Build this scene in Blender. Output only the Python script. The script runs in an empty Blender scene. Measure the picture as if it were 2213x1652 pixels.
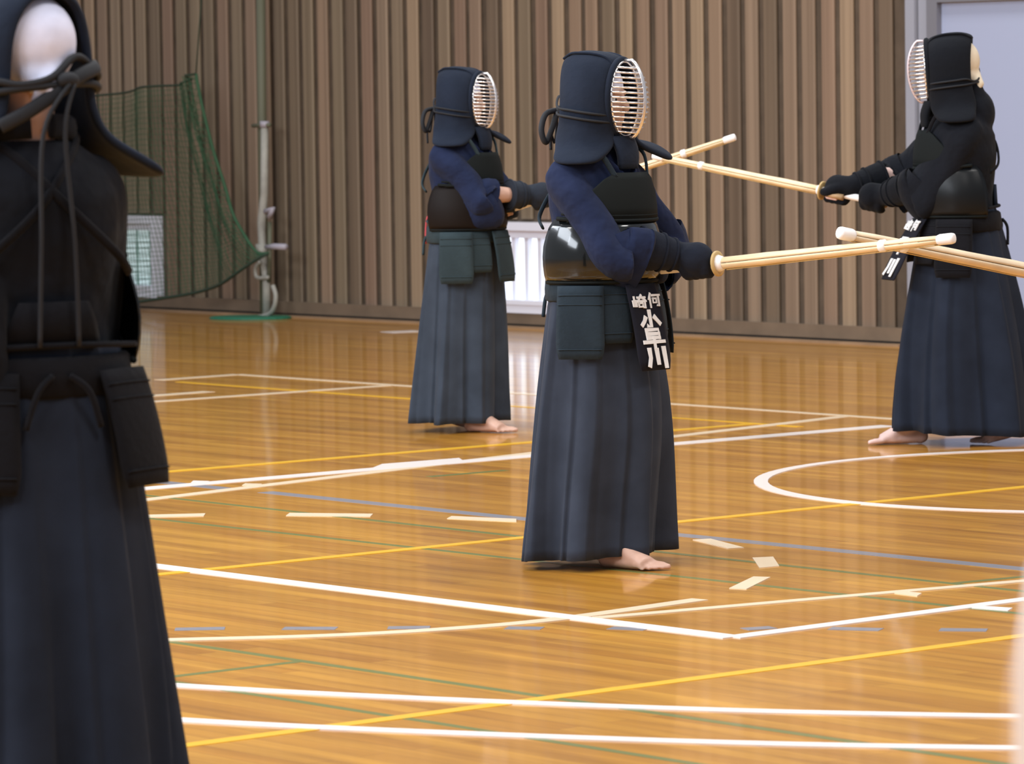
import bpy, bmesh, math, random
import numpy as np
from mathutils import Vector, Matrix, noise

random.seed(7)
scene = bpy.context.scene
COL = scene.collection
PI = math.pi

# ------------------------------------------------------------------ camera
# axes: X runs along the slatted wall (to the right), Y points into that wall, Z up
FPX = 9387.0
CX, CY = 1106.5, 826.0
CAM_H = 1.5
v_y = Vector((12300 - CX, 50 - CY, FPX)).normalized()
v_x = -Vector((-6800 - CX, 330 - CY, FPX))
v_x = (v_x - v_y * v_x.dot(v_y)).normalized()
v_z = v_x.cross(v_y)
if v_z.y > 0:
    v_z = -v_z
CAM = Vector((0, 0, CAM_H))
cam_right = Vector((v_x.x, v_y.x, v_z.x))
cam_up = -Vector((v_x.y, v_y.y, v_z.y))
cam_fwd = Vector((v_x.z, v_y.z, v_z.z))
cd = bpy.data.cameras.new('camera')
cam = bpy.data.objects.new('camera', cd)
COL.objects.link(cam)
m = Matrix.Identity(4)
for i in range(3):
    m[i][0] = cam_right[i]; m[i][1] = cam_up[i]; m[i][2] = -cam_fwd[i]; m[i][3] = CAM[i]
cam.matrix_world = m
cd.sensor_fit = 'HORIZONTAL'
cd.sensor_width = 36
cd.lens = FPX / 2213 * 36
cd.clip_start = 0.1
cd.clip_end = 200
cd.dof.use_dof = True
cd.dof.focus_distance = 14.2
cd.dof.aperture_fstop = 9.0
scene.camera = cam

# ------------------------------------------------------------------ world, lights, exposure
w = bpy.data.worlds.new('world')
scene.world = w
w.use_nodes = True
bg = w.node_tree.nodes['Background']
bg.inputs[0].default_value = (0.83, 0.88, 1.0, 1)
bg.inputs[1].default_value = 0.42
scene.view_settings.view_transform = 'Standard'
scene.view_settings.look = 'None'
scene.view_settings.gamma = 1
scene.view_settings.use_curve_mapping = False
scene.view_settings.exposure = 0.0

def area(loc, target, size, power, color):
    ld = bpy.data.lights.new('hall_lamp', 'AREA')
    ld.shape = 'RECTANGLE'; ld.size = size[0]; ld.size_y = size[1]
    ld.energy = power; ld.color = color
    o = bpy.data.objects.new('hall_lamp', ld)
    COL.objects.link(o)
    o.location = loc
    o.rotation_euler = (Vector(target) - Vector(loc)).to_track_quat('-Z', 'Y').to_euler()
    return o
# rows of lamps under the hall's roof
for (lx, ly) in ((-16, 15), (-9, 15), (-2, 15), (-16, 6), (-9, 6), (-2, 6), (-12, -3), (-3, -3)):
    area((lx, ly, 9.5), (lx, ly, 0), (2.2, 2.2), 400, (1.0, 0.97, 0.93))
# row of high windows in the hall's left side
_r = Vector((cam_right.x, cam_right.y, 0)).normalized(); _f = Vector((cam_fwd.x, cam_fwd.y, 0)).normalized()
for k in (-6.0, 0.0, 6.0):
    p = CAM + _f * (10.3 + k) - _r * 7.6
    p.z = 5.4
    q = CAM + _f * (12.0 + k) + _r * 0.5
    q.z = 0.8
    area(p, q, (5.6, 1.9), 520, (0.84, 0.91, 1.0))

# ------------------------------------------------------------------ projection helpers
def ray(px, py):
    v = Vector((px - CX, py - CY, FPX))
    return Vector((v_x.dot(v), v_y.dot(v), v_z.dot(v)))
def ground(px, py, z=0.0):
    d = ray(px, py)
    t = (z - CAM.z) / d.z
    return CAM + d * t
def on_plane_y(px, py, y):
    d = ray(px, py)
    return CAM + d * (y / d.y)
def at_depth(px, py, depth):
    return CAM + ray(px, py) * (depth / FPX)
def depth_of(p):
    return (p - CAM).dot(cam_fwd)
def project(p):
    q = p - CAM
    z = q.dot(cam_fwd)
    return (CX + FPX * q.dot(cam_right) / z, CY - FPX * q.dot(cam_up) / z)
right_h = Vector((cam_right.x, cam_right.y, 0)).normalized()
fwd_h = Vector((cam_fwd.x, cam_fwd.y, 0)).normalized()

# ------------------------------------------------------------------ materials
def mat(name, color, rough=0.6, metal=0.0, spec=0.5, coat=0.0, sheen=0.0, noise_amt=0.0, noise_scale=20.0,
        bump=0.0, bump_scale=60.0, emit=None, rnd=0.0):
    mt = bpy.data.materials.new(name)
    mt.use_nodes = True
    nt = mt.node_tree
    b = nt.nodes['Principled BSDF']
    b.inputs['Base Color'].default_value = (*color, 1)
    b.inputs['Roughness'].default_value = rough
    b.inputs['Metallic'].default_value = metal
    b.inputs['Specular IOR Level'].default_value = spec
    b.inputs['Coat Weight'].default_value = coat
    b.inputs['Coat Roughness'].default_value = 0.05
    b.inputs['Sheen Weight'].default_value = sheen
    if noise_amt > 0 or bump > 0:
        tc = nt.nodes.new('ShaderNodeTexCoord')
    if noise_amt > 0:
        n = nt.nodes.new('ShaderNodeTexNoise')
        n.inputs['Scale'].default_value = noise_scale
        n.inputs['Detail'].default_value = 4
        nt.links.new(tc.outputs['Object'], n.inputs['Vector'])
        mr = nt.nodes.new('ShaderNodeMapRange')
        mr.inputs[1].default_value = 0.3; mr.inputs[2].default_value = 0.7
        mr.inputs[3].default_value = 1 - noise_amt; mr.inputs[4].default_value = 1 + noise_amt
        nt.links.new(n.outputs[0], mr.inputs[0])
        mx = nt.nodes.new('ShaderNodeMix'); mx.data_type = 'RGBA'; mx.blend_type = 'MULTIPLY'
        mx.inputs[0].default_value = 1
        mx.inputs[6].default_value = (*color, 1)
        nt.links.new(mr.outputs[0], mx.inputs[7])
        nt.links.new(mx.outputs[2], b.inputs['Base Color'])
    if bump > 0:
        n2 = nt.nodes.new('ShaderNodeTexNoise')
        n2.inputs['Scale'].default_value = bump_scale
        n2.inputs['Detail'].default_value = 3
        nt.links.new(tc.outputs['Object'], n2.inputs['Vector'])
        bp = nt.nodes.new('ShaderNodeBump')
        bp.inputs['Strength'].default_value = bump
        bp.inputs['Distance'].default_value = 0.01 if bump < 0.3 else 0.05
        nt.links.new(n2.outputs[0], bp.inputs['Height'])
        nt.links.new(bp.outputs[0], b.inputs['Normal'])
    if emit:
        b.inputs['Emission Color'].default_value = (*emit[0], 1)
        b.inputs['Emission Strength'].default_value = emit[1]
    return mt

def floor_material():
    mt = bpy.data.materials.new('varnished_strip_floor')
    mt.use_nodes = True
    nt = mt.node_tree
    b = nt.nodes['Principled BSDF']
    tc = nt.nodes.new('ShaderNodeTexCoord')
    br = nt.nodes.new('ShaderNodeTexBrick')
    br.offset = 0.37; br.squash = 1
    br.inputs['Scale'].default_value = 1
    br.inputs['Brick Width'].default_value = 1.3
    br.inputs['Row Height'].default_value = 0.075
    br.inputs['Mortar Size'].default_value = 0.0012
    br.inputs['Mortar Smooth'].default_value = 0.3
    br.inputs['Bias'].default_value = 0.0
    br.inputs['Color1'].default_value = (0.60, 0.295, 0.040, 1)
    br.inputs['Color2'].default_value = (0.475, 0.210, 0.026, 1)
    br.inputs['Mortar'].default_value = (0.28, 0.12, 0.024, 1)
    nt.links.new(tc.outputs['Object'], br.inputs['Vector'])
    mp = nt.nodes.new('ShaderNodeMapping')
    mp.inputs['Scale'].default_value = (0.8, 9, 1)
    nt.links.new(tc.outputs['Object'], mp.inputs['Vector'])
    n = nt.nodes.new('ShaderNodeTexNoise')
    n.inputs['Scale'].default_value = 1.0; n.inputs['Detail'].default_value = 5; n.inputs['Roughness'].default_value = 0.6
    nt.links.new(mp.outputs[0], n.inputs['Vector'])
    rp = nt.nodes.new('ShaderNodeValToRGB')
    rp.color_ramp.elements[0].position = 0.32; rp.color_ramp.elements[0].color = (0.70, 0.63, 0.55, 1)
    rp.color_ramp.elements[1].position = 0.68; rp.color_ramp.elements[1].color = (1.16, 1.15, 1.08, 1)
    nt.links.new(n.outputs[0], rp.inputs[0])
    mx = nt.nodes.new('ShaderNodeMix'); mx.data_type = 'RGBA'; mx.blend_type = 'MULTIPLY'
    mx.inputs[0].default_value = 1
    nt.links.new(br.outputs[0], mx.inputs[6]); nt.links.new(rp.outputs[0], mx.inputs[7])
    nt.links.new(mx.outputs[2], b.inputs['Base Color'])
    b.inputs['Roughness'].default_value = 0.32
    b.inputs['Specular IOR Level'].default_value = 0.35
    b.inputs['Coat Weight'].default_value = 0.55
    b.inputs['Coat Roughness'].default_value = 0.07
    b.inputs['Coat IOR'].default_value = 1.42
    nb = nt.nodes.new('ShaderNodeTexNoise')
    nb.inputs['Scale'].default_value = 5.0
    nt.links.new(mp.outputs[0], nb.inputs['Vector'])
    bp = nt.nodes.new('ShaderNodeBump')
    bp.inputs['Strength'].default_value = 0.05; bp.inputs['Distance'].default_value = 0.002
    nt.links.new(nb.outputs[0], bp.inputs['Height'])
    nt.links.new(bp.outputs[0], b.inputs['Normal'])
    return mt

def slat_material():
    mt = bpy.data.materials.new('weathered_slat_wood')
    mt.use_nodes = True
    nt = mt.node_tree
    b = nt.nodes['Principled BSDF']
    oi = nt.nodes.new('ShaderNodeObjectInfo')
    rp = nt.nodes.new('ShaderNodeValToRGB')
    cr = rp.color_ramp
    cr.elements[0].position = 0; cr.elements[0].color = (0.150, 0.104, 0.068, 1)
    cr.elements[1].position = 1; cr.elements[1].color = (0.345, 0.250, 0.158, 1)
    for p, c in ((0.25, (0.225, 0.170, 0.108)), (0.5, (0.262, 0.188, 0.126)), (0.75, (0.240, 0.155, 0.105))):
        e = cr.elements.new(p); e.color = (*c, 1)
    nt.links.new(oi.outputs['Random'], rp.inputs[0])
    tc = nt.nodes.new('ShaderNodeTexCoord')
    mp = nt.nodes.new('ShaderNodeMapping')
    mp.inputs['Scale'].default_value = (22, 22, 0.7)
    ad = nt.nodes.new('ShaderNodeVectorMath'); ad.operation = 'ADD'
    ml = nt.nodes.new('ShaderNodeMath'); ml.operation = 'MULTIPLY'; ml.inputs[1].default_value = 40
    nt.links.new(oi.outputs['Random'], ml.inputs[0])
    nt.links.new(tc.outputs['Object'], ad.inputs[0]); nt.links.new(ml.outputs[0], ad.inputs[1])
    nt.links.new(ad.outputs[0], mp.inputs['Vector'])
    n = nt.nodes.new('ShaderNodeTexNoise'); n.inputs['Scale'].default_value = 1; n.inputs['Detail'].default_value = 4
    nt.links.new(mp.outputs[0], n.inputs['Vector'])
    r2 = nt.nodes.new('ShaderNodeValToRGB')
    r2.color_ramp.elements[0].position = 0.3; r2.color_ramp.elements[0].color = (0.78, 0.76, 0.74, 1)
    r2.color_ramp.elements[1].position = 0.7; r2.color_ramp.elements[1].color = (1.15, 1.15, 1.15, 1)
    nt.links.new(n.outputs[0], r2.inputs[0])
    mx = nt.nodes.new('ShaderNodeMix'); mx.data_type = 'RGBA'; mx.blend_type = 'MULTIPLY'
    mx.inputs[0].default_value = 1
    nt.links.new(rp.outputs[0], mx.inputs[6]); nt.links.new(r2.outputs[0], mx.inputs[7])
    nt.links.new(mx.outputs[2], b.inputs['Base Color'])
    b.inputs['Roughness'].default_value = 0.62
    return mt

MAT = {
    'floor': floor_material(),
    'slat': slat_material(),
    'backing': mat('dark_wood_backing', (0.105, 0.074, 0.049), 0.8, noise_amt=0.2, noise_scale=6),
    'base': mat('base_board_wood', (0.185, 0.130, 0.085), 0.6, noise_amt=0.15, noise_scale=5),
    'base_pale': mat('floor_edge_wood', (0.34, 0.215, 0.12), 0.5, noise_amt=0.15, noise_scale=5),
    'groove': mat('painted_gap_shade', (0.03, 0.024, 0.02), 0.9),
    'door': mat('pale_blue_steel_door', (0.36, 0.405, 0.56), 0.42),
    'frame_grey': mat('grey_blue_aluminium', (0.36, 0.37, 0.43), 0.45, metal=0.2),
    'frame_dark': mat('grey_aluminium', (0.20, 0.20, 0.23), 0.45, metal=0.2),
    'win_frame': mat('white_window_frame', (0.84, 0.85, 0.95), 0.45),
    'win_pane': mat('daylit_frosted_glass', (0.85, 0.92, 0.95), 0.4, emit=((0.86, 0.95, 1.0), 0.95)),
    'win_pane_g': mat('daylit_greenish_glass', (0.62, 0.72, 0.72), 0.4, emit=((0.66, 0.82, 0.84), 0.42)),
    'win_grid': mat('window_grid_green', (0.16, 0.30, 0.24), 0.6),
    'white_line': mat('white_court_tape', (0.80, 0.715, 0.665), 0.4, coat=0.3),
    'cream_line': mat('cream_court_paint', (0.76, 0.60, 0.41), 0.4, coat=0.3),
    'yellow_line': mat('yellow_court_paint', (0.74, 0.41, 0.014), 0.4, coat=0.3),
    'green_line': mat('green_court_paint', (0.16, 0.17, 0.045), 0.35, coat=0.3),
    'blue_line': mat('blue_court_paint', (0.235, 0.225, 0.25), 0.35, coat=0.3),
    'net': mat('green_net_cord', (0.035, 0.10, 0.045), 0.8),
    'rope': mat('dark_green_rope', (0.02, 0.04, 0.022), 0.8),
    'post_white': mat('worn_white_paint', (0.36, 0.345, 0.30), 0.5, noise_amt=0.12, noise_scale=15),
    'post_green': mat('grey_green_paint', (0.125, 0.125, 0.078), 0.6),
    'plate_green': mat('green_base_paint', (0.02, 0.16, 0.09), 0.5),
    'hardware': mat('pale_hardware', (0.40, 0.37, 0.42), 0.4),
    'skin': mat('skin', (0.56, 0.34, 0.255), 0.5, noise_amt=0.06, noise_scale=30),
    'skin_pale': mat('pale_skin', (0.72, 0.50, 0.45), 0.5, noise_amt=0.06, noise_scale=30),
    'eye': mat('eye_white', (0.8, 0.78, 0.75), 0.2),
    'iris': mat('dark_iris', (0.02, 0.012, 0.01), 0.2),
    'metal': mat('polished_grille_metal', (0.86, 0.82, 0.80), 0.22, metal=0.9),
    'metal_pink': mat('dull_pinkish_metal', (0.74, 0.62, 0.64), 0.38, metal=0.5),
    'towel': mat('white_cotton_towel', (0.72, 0.74, 0.92), 0.9, noise_amt=0.05, noise_scale=30),
    'towel_cream': mat('cream_cotton_towel', (0.72, 0.62, 0.47), 0.9, noise_amt=0.05, noise_scale=30),
    'bamboo': mat('pale_bamboo', (0.80, 0.62, 0.38), 0.4, noise_amt=0.10, noise_scale=12),
    'bamboo_old': mat('aged_bamboo', (0.70, 0.55, 0.37), 0.45, noise_amt=0.10, noise_scale=12),
    'leather': mat('white_leather', (0.86, 0.83, 0.82), 0.55),
    'guard': mat('tan_plastic_guard', (0.52, 0.36, 0.15), 0.45),
    'string': mat('yellow_cord', (0.72, 0.50, 0.18), 0.6),
    'text': mat('white_lettering', (0.80, 0.79, 0.78), 0.8),
    'palm': mat('tan_glove_palm', (0.45, 0.30, 0.16), 0.7),
    'red': mat('red_ribbon', (0.45, 0.05, 0.06), 0.7),
    'pale_post': mat('pale_painted_rail', (0.78, 0.66, 0.58), 0.5),
}
def cloth(name, c, sheen=0.0, bump=0.25, bs=9.0):
    return mat(name, c, 0.92, spec=0.15, sheen=sheen, noise_amt=0.18, noise_scale=7, bump=bump, bump_scale=bs)

# ------------------------------------------------------------------ mesh helpers
def link(o):
    COL.objects.link(o)
    return o
def mesh_obj(name, verts, faces, material, parent=None, smooth=False):
    me = bpy.data.meshes.new(name)
    me.from_pydata([tuple(v) for v in verts], [], faces)
    me.update()
    if smooth:
        me.polygons.foreach_set('use_smooth', [True] * len(me.polygons))
    me.materials.append(material)
    o = bpy.data.objects.new(name, me)
    link(o)
    if parent:
        o.parent = parent
    return o
def bm_obj(name, bm, material, parent=None, smooth=True):
    bmesh.ops.recalc_face_normals(bm, faces=bm.faces)
    me = bpy.data.meshes.new(name)
    bm.to_mesh(me); bm.free()
    if smooth:
        me.polygons.foreach_set('use_smooth', [True] * len(me.polygons))
    me.materials.append(material)
    o = bpy.data.objects.new(name, me)
    link(o)
    if parent:
        o.parent = parent
    return o
def share(o, name=None):
    c = o.copy()
    if name: c.name = name
    return link(c)
def empty(name, loc=(0, 0, 0), label=None, cat=None, group=None):
    o = bpy.data.objects.new(name, None)
    o.empty_display_size = 0.2
    link(o)
    o.location = loc
    if label: o['label'] = label
    if cat: o['category'] = cat
    if group: o['group'] = group
    return o
def structure(o, label=None, cat=None):
    o['kind'] = 'structure'
    if label: o['label'] = label
    if cat: o['category'] = cat
    return o

BOXF = [(0, 3, 2, 1), (4, 5, 6, 7), (0, 1, 5, 4), (1, 2, 6, 5), (2, 3, 7, 6), (3, 0, 4, 7)]
def add_box(bm, lo, hi):
    x0, y0, z0 = lo; x1, y1, z1 = hi
    vs = [bm.verts.new(p) for p in ((x0, y0, z0), (x1, y0, z0), (x1, y1, z0), (x0, y1, z0), (x0, y0, z1), (x1, y0, z1), (x1, y1, z1), (x0, y1, z1))]
    for f in BOXF:
        bm.faces.new([vs[i] for i in f])
def box_obj(name, lo, hi, material, parent=None, bevel=0.0):
    bm = bmesh.new()
    add_box(bm, lo, hi)
    if bevel > 0:
        bmesh.ops.bevel(bm, geom=bm.edges[:], offset=bevel, segments=1, affect='EDGES')
    return bm_obj(name, bm, material, parent, smooth=False)
def boxes_obj(name, boxes, material, parent=None):
    bm = bmesh.new()
    for lo, hi in boxes:
        add_box(bm, lo, hi)
    return bm_obj(name, bm, material, parent, smooth=False)

def catmull(pts, n):
    P = [Vector(p) for p in pts]
    out = []
    for i in range(len(P) - 1):
        p0 = P[max(i - 1, 0)]; p1 = P[i]; p2 = P[i + 1]; p3 = P[min(i + 2, len(P) - 1)]
        for k in range(n):
            t = k / n
            out.append(0.5 * ((2 * p1) + (p2 - p0) * t + (2 * p0 - 5 * p1 + 4 * p2 - p3) * t * t + (3 * p1 - p0 - 3 * p2 + p3) * t ** 3))
    out.append(P[-1])
    return out
def lerp_list(vals, n):
    out = []
    for i in range(len(vals) - 1):
        for k in range(n):
            t = k / n
            out.append(vals[i] * (1 - t) + vals[i + 1] * t)
    out.append(vals[-1])
    return out

def add_tube(bm, pts, radii, seg=10, caps=True, flat=None, up=None):
    """swept tube; flat=(vector, factor) squashes the section along that direction"""
    P = [Vector(p) for p in pts]
    if not isinstance(radii, (list, tuple)):
        radii = [radii] * len(P)
    rings = []
    prev = None
    for i, p in enumerate(P):
        t = (P[min(i + 1, len(P) - 1)] - P[max(i - 1, 0)]).normalized()
        if prev is None:
            a = Vector(up) if up is not None else (Vector((0, 0, 1)) if abs(t.z) < 0.9 else Vector((1, 0, 0)))
            n = (a - t * a.dot(t)).normalized()
        else:
            n = (prev - t * prev.dot(t)).normalized()
        prev = n
        b = t.cross(n)
        r = radii[i]
        ra, rb = (r if isinstance(r, (list, tuple)) else (r, r))
        rings.append([bm.verts.new(p + n * (math.cos(2 * PI * k / seg) * ra) + b * (math.sin(2 * PI * k / seg) * rb)) for k in range(seg)])
    for i in range(len(rings) - 1):
        A, B = rings[i], rings[i + 1]
        for k in range(seg):
            bm.faces.new((A[k], A[(k + 1) % seg], B[(k + 1) % seg], B[k]))
    if caps:
        bm.faces.new(list(reversed(rings[0])))
        bm.faces.new(rings[-1])
    return rings
def tube_obj(name, pts, radii, material, parent=None, seg=10, caps=True, up=None):
    bm = bmesh.new()
    add_tube(bm, pts, radii, seg, caps, up=up)
    return bm_obj(name, bm, material, parent)
def add_ball(bm, c, r, sub=2, rot=None):
    rx, ry, rz = r if isinstance(r, (list, tuple)) else (r, r, r)
    mx = Matrix.Translation(Vector(c))
    if rot is not None:
        mx = mx @ rot.to_4x4()
    mx = mx @ Matrix.Diagonal((rx, ry, rz, 1))
    bmesh.ops.create_icosphere(bm, subdivisions=sub, radius=1, matrix=mx)
def add_capsule(bm, a, b, ra, rb, seg=12):
    a, b = Vector(a), Vector(b)
    add_tube(bm, [a, b], [ra, rb], seg)
    add_ball(bm, a, ra, 2); add_ball(bm, b, rb, 2)
def add_loft(bm, rings_pts, close_ends=True):
    rings = [[bm.verts.new(p) for p in r] for r in rings_pts]
    n = len(rings[0])
    for i in range(len(rings) - 1):
        A, B = rings[i], rings[i + 1]
        for k in range(n):
            bm.faces.new((A[k], A[(k + 1) % n], B[(k + 1) % n], B[k]))
    if close_ends:
        bm.faces.new(list(reversed(rings[0]))); bm.faces.new(rings[-1])
    return rings
def fused(name, bm, voxel, material, parent, smooth_it=4, extra=None):
    """one continuous skin round all the pieces in bm"""
    bmesh.ops.recalc_face_normals(bm, faces=bm.faces)
    me = bpy.data.meshes.new(name + '_pieces')
    bm.to_mesh(me); bm.free()
    o = bpy.data.objects.new(name, me)
    link(o)
    r = o.modifiers.new('r', 'REMESH'); r.mode = 'VOXEL'; r.voxel_size = voxel; r.use_smooth_shade = True
    s = o.modifiers.new('s', 'SMOOTH'); s.iterations = smooth_it; s.factor = 0.5
    dg = bpy.context.evaluated_depsgraph_get()
    me2 = bpy.data.meshes.new_from_object(o.evaluated_get(dg))
    o.modifiers.clear()
    o.data = me2
    me2.name = name
    bpy.data.meshes.remove(me)
    if extra is not None:
        b2 = bmesh.new(); b2.from_mesh(me2)
        extra(b2)
        b2.to_mesh(me2); b2.free()
    me2.materials.clear(); me2.materials.append(material)
    me2.polygons.foreach_set('use_smooth', [True] * len(me2.polygons))
    o.parent = parent
    return o

# ------------------------------------------------------------------ the hall: floor
WALL_Y = ground(1100, 706).y                    # foot of the slatted wall
X0 = on_plane_y(-260, 600, WALL_Y).x
X1 = on_plane_y(2480, 600, WALL_Y).x
fl = boxes_obj('floor', [((X0 - 6, -12, -0.06), (max(X1 + 9, 8), WALL_Y + 0.4, 0.0))], MAT['floor'])
structure(fl, 'varnished orange-brown wooden strip floor with court lines', 'floor')

LAYER = [0]
def strip(poly, w, material, name):
    """flat painted strip along ground points"""
    LAYER[0] += 1
    z = 0.0004 + LAYER[0] * 0.00006
    P = [Vector((p.x, p.y, 0)) for p in poly]
    vs, fs = [], []
    for i, p in enumerate(P):
        t = (P[min(i + 1, len(P) - 1)] - P[max(i - 1, 0)]).normalized()
        n = Vector((-t.y, t.x, 0))
        for q in (p + n * w / 2, p - n * w / 2):
            vs.append((q.x, q.y, z))
        for q in (p + n * w / 2, p - n * w / 2):
            vs.append((q.x, q.y, -0.001))
    for i in range(len(P) - 1):
        a, b = 4 * i, 4 * i + 4
        fs += [(a, a + 1, b + 1, b), (a + 2, a, b, b + 2), (a + 1, a + 3, b + 3, b + 1)]
    fs += [(0, 2, 3, 1), (4 * len(P) - 4, 4 * len(P) - 3, 4 * len(P) - 1, 4 * len(P) - 2)]
    return mesh_obj(name, vs, fs, material, fl)
def width_from_px(px, py, t, p_dir):
    a = ground(px, py - t / 2); b = ground(px, py + t / 2)
    d = b - a
    n = Vector((-p_dir.y, p_dir.x, 0)).normalized()
    return abs(d.dot(n))
def line(pts, t, kind, name=None, smooth=False, w=None):
    g = [ground(*p) for p in pts]
    t = t * (0.70 if pts[len(pts) // 2][1] < 970 else 0.88)
    if w is None:
        i = len(pts) // 2
        w = width_from_px(pts[i][0], pts[i][1], t, (g[i] - g[i - 1]))
    if smooth:
        g = catmull(g, 8)
    # painted lines run on past the picture's edge
    if pts[0][0] < 0:
        g.insert(0, g[0] + (g[0] - g[1]).normalized() * 3.0)
    if pts[-1][0] > 2300:
        g.append(g[-1] + (g[-1] - g[-2]).normalized() * 3.0)
    return strip(g, w, MAT[kind + '_line'], name or (kind + '_court_line'))
def quad(c, kind, name):
    LAYER[0] += 1
    z = 0.0004 + LAYER[0] * 0.00006
    g = [ground(*p) for p in c]
    vs = [(p.x, p.y, z) for p in g] + [(p.x, p.y, -0.001) for p in g]
    return mesh_obj(name, vs, [(0, 1, 2, 3), (0, 4, 5, 1), (1, 5, 6, 2), (2, 6, 7, 3), (3, 7, 4, 0)], MAT[kind + '_line'], fl)

line([(-150, 1365), (365, 1464), (643, 1431)][1:], 5, 'green')
line([(-200, 1304), (404, 1393), (2400, 1686)], 6, 'green')
line([(-200, 1384), (404, 1479), (1700, 1683)], 6, 'green')
line([(250, 1113), (1130, 1210), (2400, 1348)], 4, 'green')
line([(250, 1064), (1512, 1203), (2400, 1299)], 4, 'green')
line([(2066, 1261), (2213, 1247), (2350, 1234)], 4, 'green')
line([(927, 1031), (1094, 1017)], 3, 'green')
line([(573, 1064), (1400, 1150), (2400, 1249)], 8, 'blue')
line([(150, 1022), (500, 1058)], 7, 'blue')
for a, b in (((378, 1361), (486, 1359)), ((612, 1359), (727, 1359)), ((838, 1358), (929, 1357)), ((1094, 1358), (1172, 1359)),
             ((1319, 1358), (1398, 1361)), ((1609, 1361), (1671, 1357)), ((1794, 1359), (1904, 1362)), ((2031, 1362), (2133, 1363))):
    line([a, b], 7, 'blue', 'blue_court_dash')
line([(-150, 1684), (387, 1614), (2400, 1350)], 10, 'yellow')
line([(-150, 1292), (327, 1244), (2400, 1034)], 6, 'yellow')
line([(-150, 1062), (327, 1023), (1127, 958), (1620, 917)], 5, 'yellow')
line([(386, 826), (881, 862), (1730, 923)], 3, 'yellow')
line([(344, 822), (514, 810)], 4, 'cream')
line([(514, 810), (1929, 906), (2350, 935)], 4, 'cream')
line([(250, 862), (452, 847)], 5, 'cream')
line([(200, 878), (836, 834)], 4, 'cream')
line([(260, 1088), (992, 999), (1822, 901)], 6, 'cream')
line([(100, 1075), (1127, 988), (1922, 921)], 7, 'white')
quad([(806, 1012), (826, 1004), (992, 991), (1000, 996)], 'white', 'white_court_dash')
quad([(413, 1044), (418, 1040), (452, 1041), (452, 1046)], 'white', 'white_court_dash')
quad([(523, 1050), (530, 1046), (566, 1047), (560, 1052)], 'cream', 'cream_court_dash')
line([(835, 719), (905, 716)], 5, 'white', 'white_court_dash')
# dashed half circle
for c in ([(275, 1121), (277, 1115), (444, 1111), (440, 1117)], [(618, 1116), (626, 1110), (806, 1112), (800, 1118)],
          [(966, 1122), (976, 1117), (1116, 1123), (1116, 1129)], [(1497, 1168), (1536, 1166), (1608, 1185), (1574, 1187)],
          [(1626, 1207), (1671, 1205), (1684, 1225), (1641, 1229)], [(1576, 1273), (1628, 1248), (1665, 1249), (1613, 1275)]):
    quad(c, 'cream', 'cream_court_dash')
line([(100, 1392), (352, 1385), (690, 1376), (951, 1362), (1202, 1340), (1513, 1297)], 7, 'cream', smooth=True)
line([(1290, 1337), (1760, 1296), (2400, 1241)], 6, 'cream')
quad([(1926, 1283), (1936, 1278), (1992, 1284), (1982, 1290)], 'cream', 'cream_court_dash')
quad([(2100, 1316), (2112, 1311), (2188, 1316), (2178, 1322)], 'white', 'white_court_dash')
line([(-100, 1171), (317, 1222), (1583, 1379)], 10, 'white')
line([(1583, 1379), (2213, 1297), (2400, 1273)], 9, 'white')
line([(-100, 1452), (361, 1482), (734, 1503), (1260, 1526), (1724, 1541), (2213, 1550), (2400, 1552)], 9, 'white', smooth=True)
line([(-100, 1526), (372, 1557), (734, 1576), (1260, 1597), (1724, 1611), (2213, 1619), (2400, 1621)], 10, 'white', smooth=True)
# white circle
cp = [ground(*p) for p in ((2010, 981.6), (1841, 995.6), (1712, 1014.7), (1639, 1042), (1679, 1062.5), (1804, 1082.7), (1988, 1099), (2213, 1106.6))]
Am = np.array([[2 * p.x, 2 * p.y, 1] for p in cp]); bm_ = np.array([p.x ** 2 + p.y ** 2 for p in cp])
sol = np.linalg.lstsq(Am, bm_, rcond=None)[0]
crad = math.sqrt(sol[2] + sol[0] ** 2 + sol[1] ** 2)
strip([Vector((sol[0] + crad * math.cos(2 * PI * k / 96), sol[1] + crad * math.sin(2 * PI * k / 96), 0)) for k in range(97)], 0.055, MAT['white_line'], 'white_court_circle')

# ------------------------------------------------------------------ the hall: slatted wall with low windows and steel door
def wx(px, py=600, y=WALL_Y):
    return on_plane_y(px, py, y).x
def wz(px, py, y=WALL_Y):
    return on_plane_y(px, py, y).z
WH = 4.6
# openings: (x0, x1, z0, z1)
W1 = (wx(140, 550), wx(353, 550), wz(300, 641), wz(300, 466))
W2 = (wx(1072, 580), wx(1262, 580), wz(1140, 676), wz(1140, 480))
DX0 = wx(1976, 300); DX1 = DX0 + 2.2
DZ = wz(2100, 3)
D1 = (DX0, DX1, 0.0, DZ + 0.05)
OPEN = [W1, W2, D1]
xs = sorted([X0 - 1, X1 + 3] + [v for o in OPEN for v in o[:2]])
bx = []
for a, b in zip(xs[:-1], xs[1:]):
    hit = [o for o in OPEN if o[0] <= a + 1e-6 and o[1] >= b - 1e-6]
    if hit:
        o = hit[0]
        if o[2] > 0.01:
            bx.append(((a, WALL_Y, 0), (b, WALL_Y + 0.12, o[2])))
        bx.append(((a, WALL_Y, o[3]), (b, WALL_Y + 0.12, WH)))
    else:
        bx.append(((a, WALL_Y, 0), (b, WALL_Y + 0.12, WH)))
wall = boxes_obj('wall_back', bx, MAT['backing'])
structure(wall, 'brown timber wall clad in vertical slats at the back of the hall', 'wall')
PITCH = 0.1665
SW, SD = 0.112, 0.026
BASE_H = 0.105
bm = bmesh.new()
add_box(bm, (-SW / 2, -SD, 0), (SW / 2, 0.0, 1))
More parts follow.
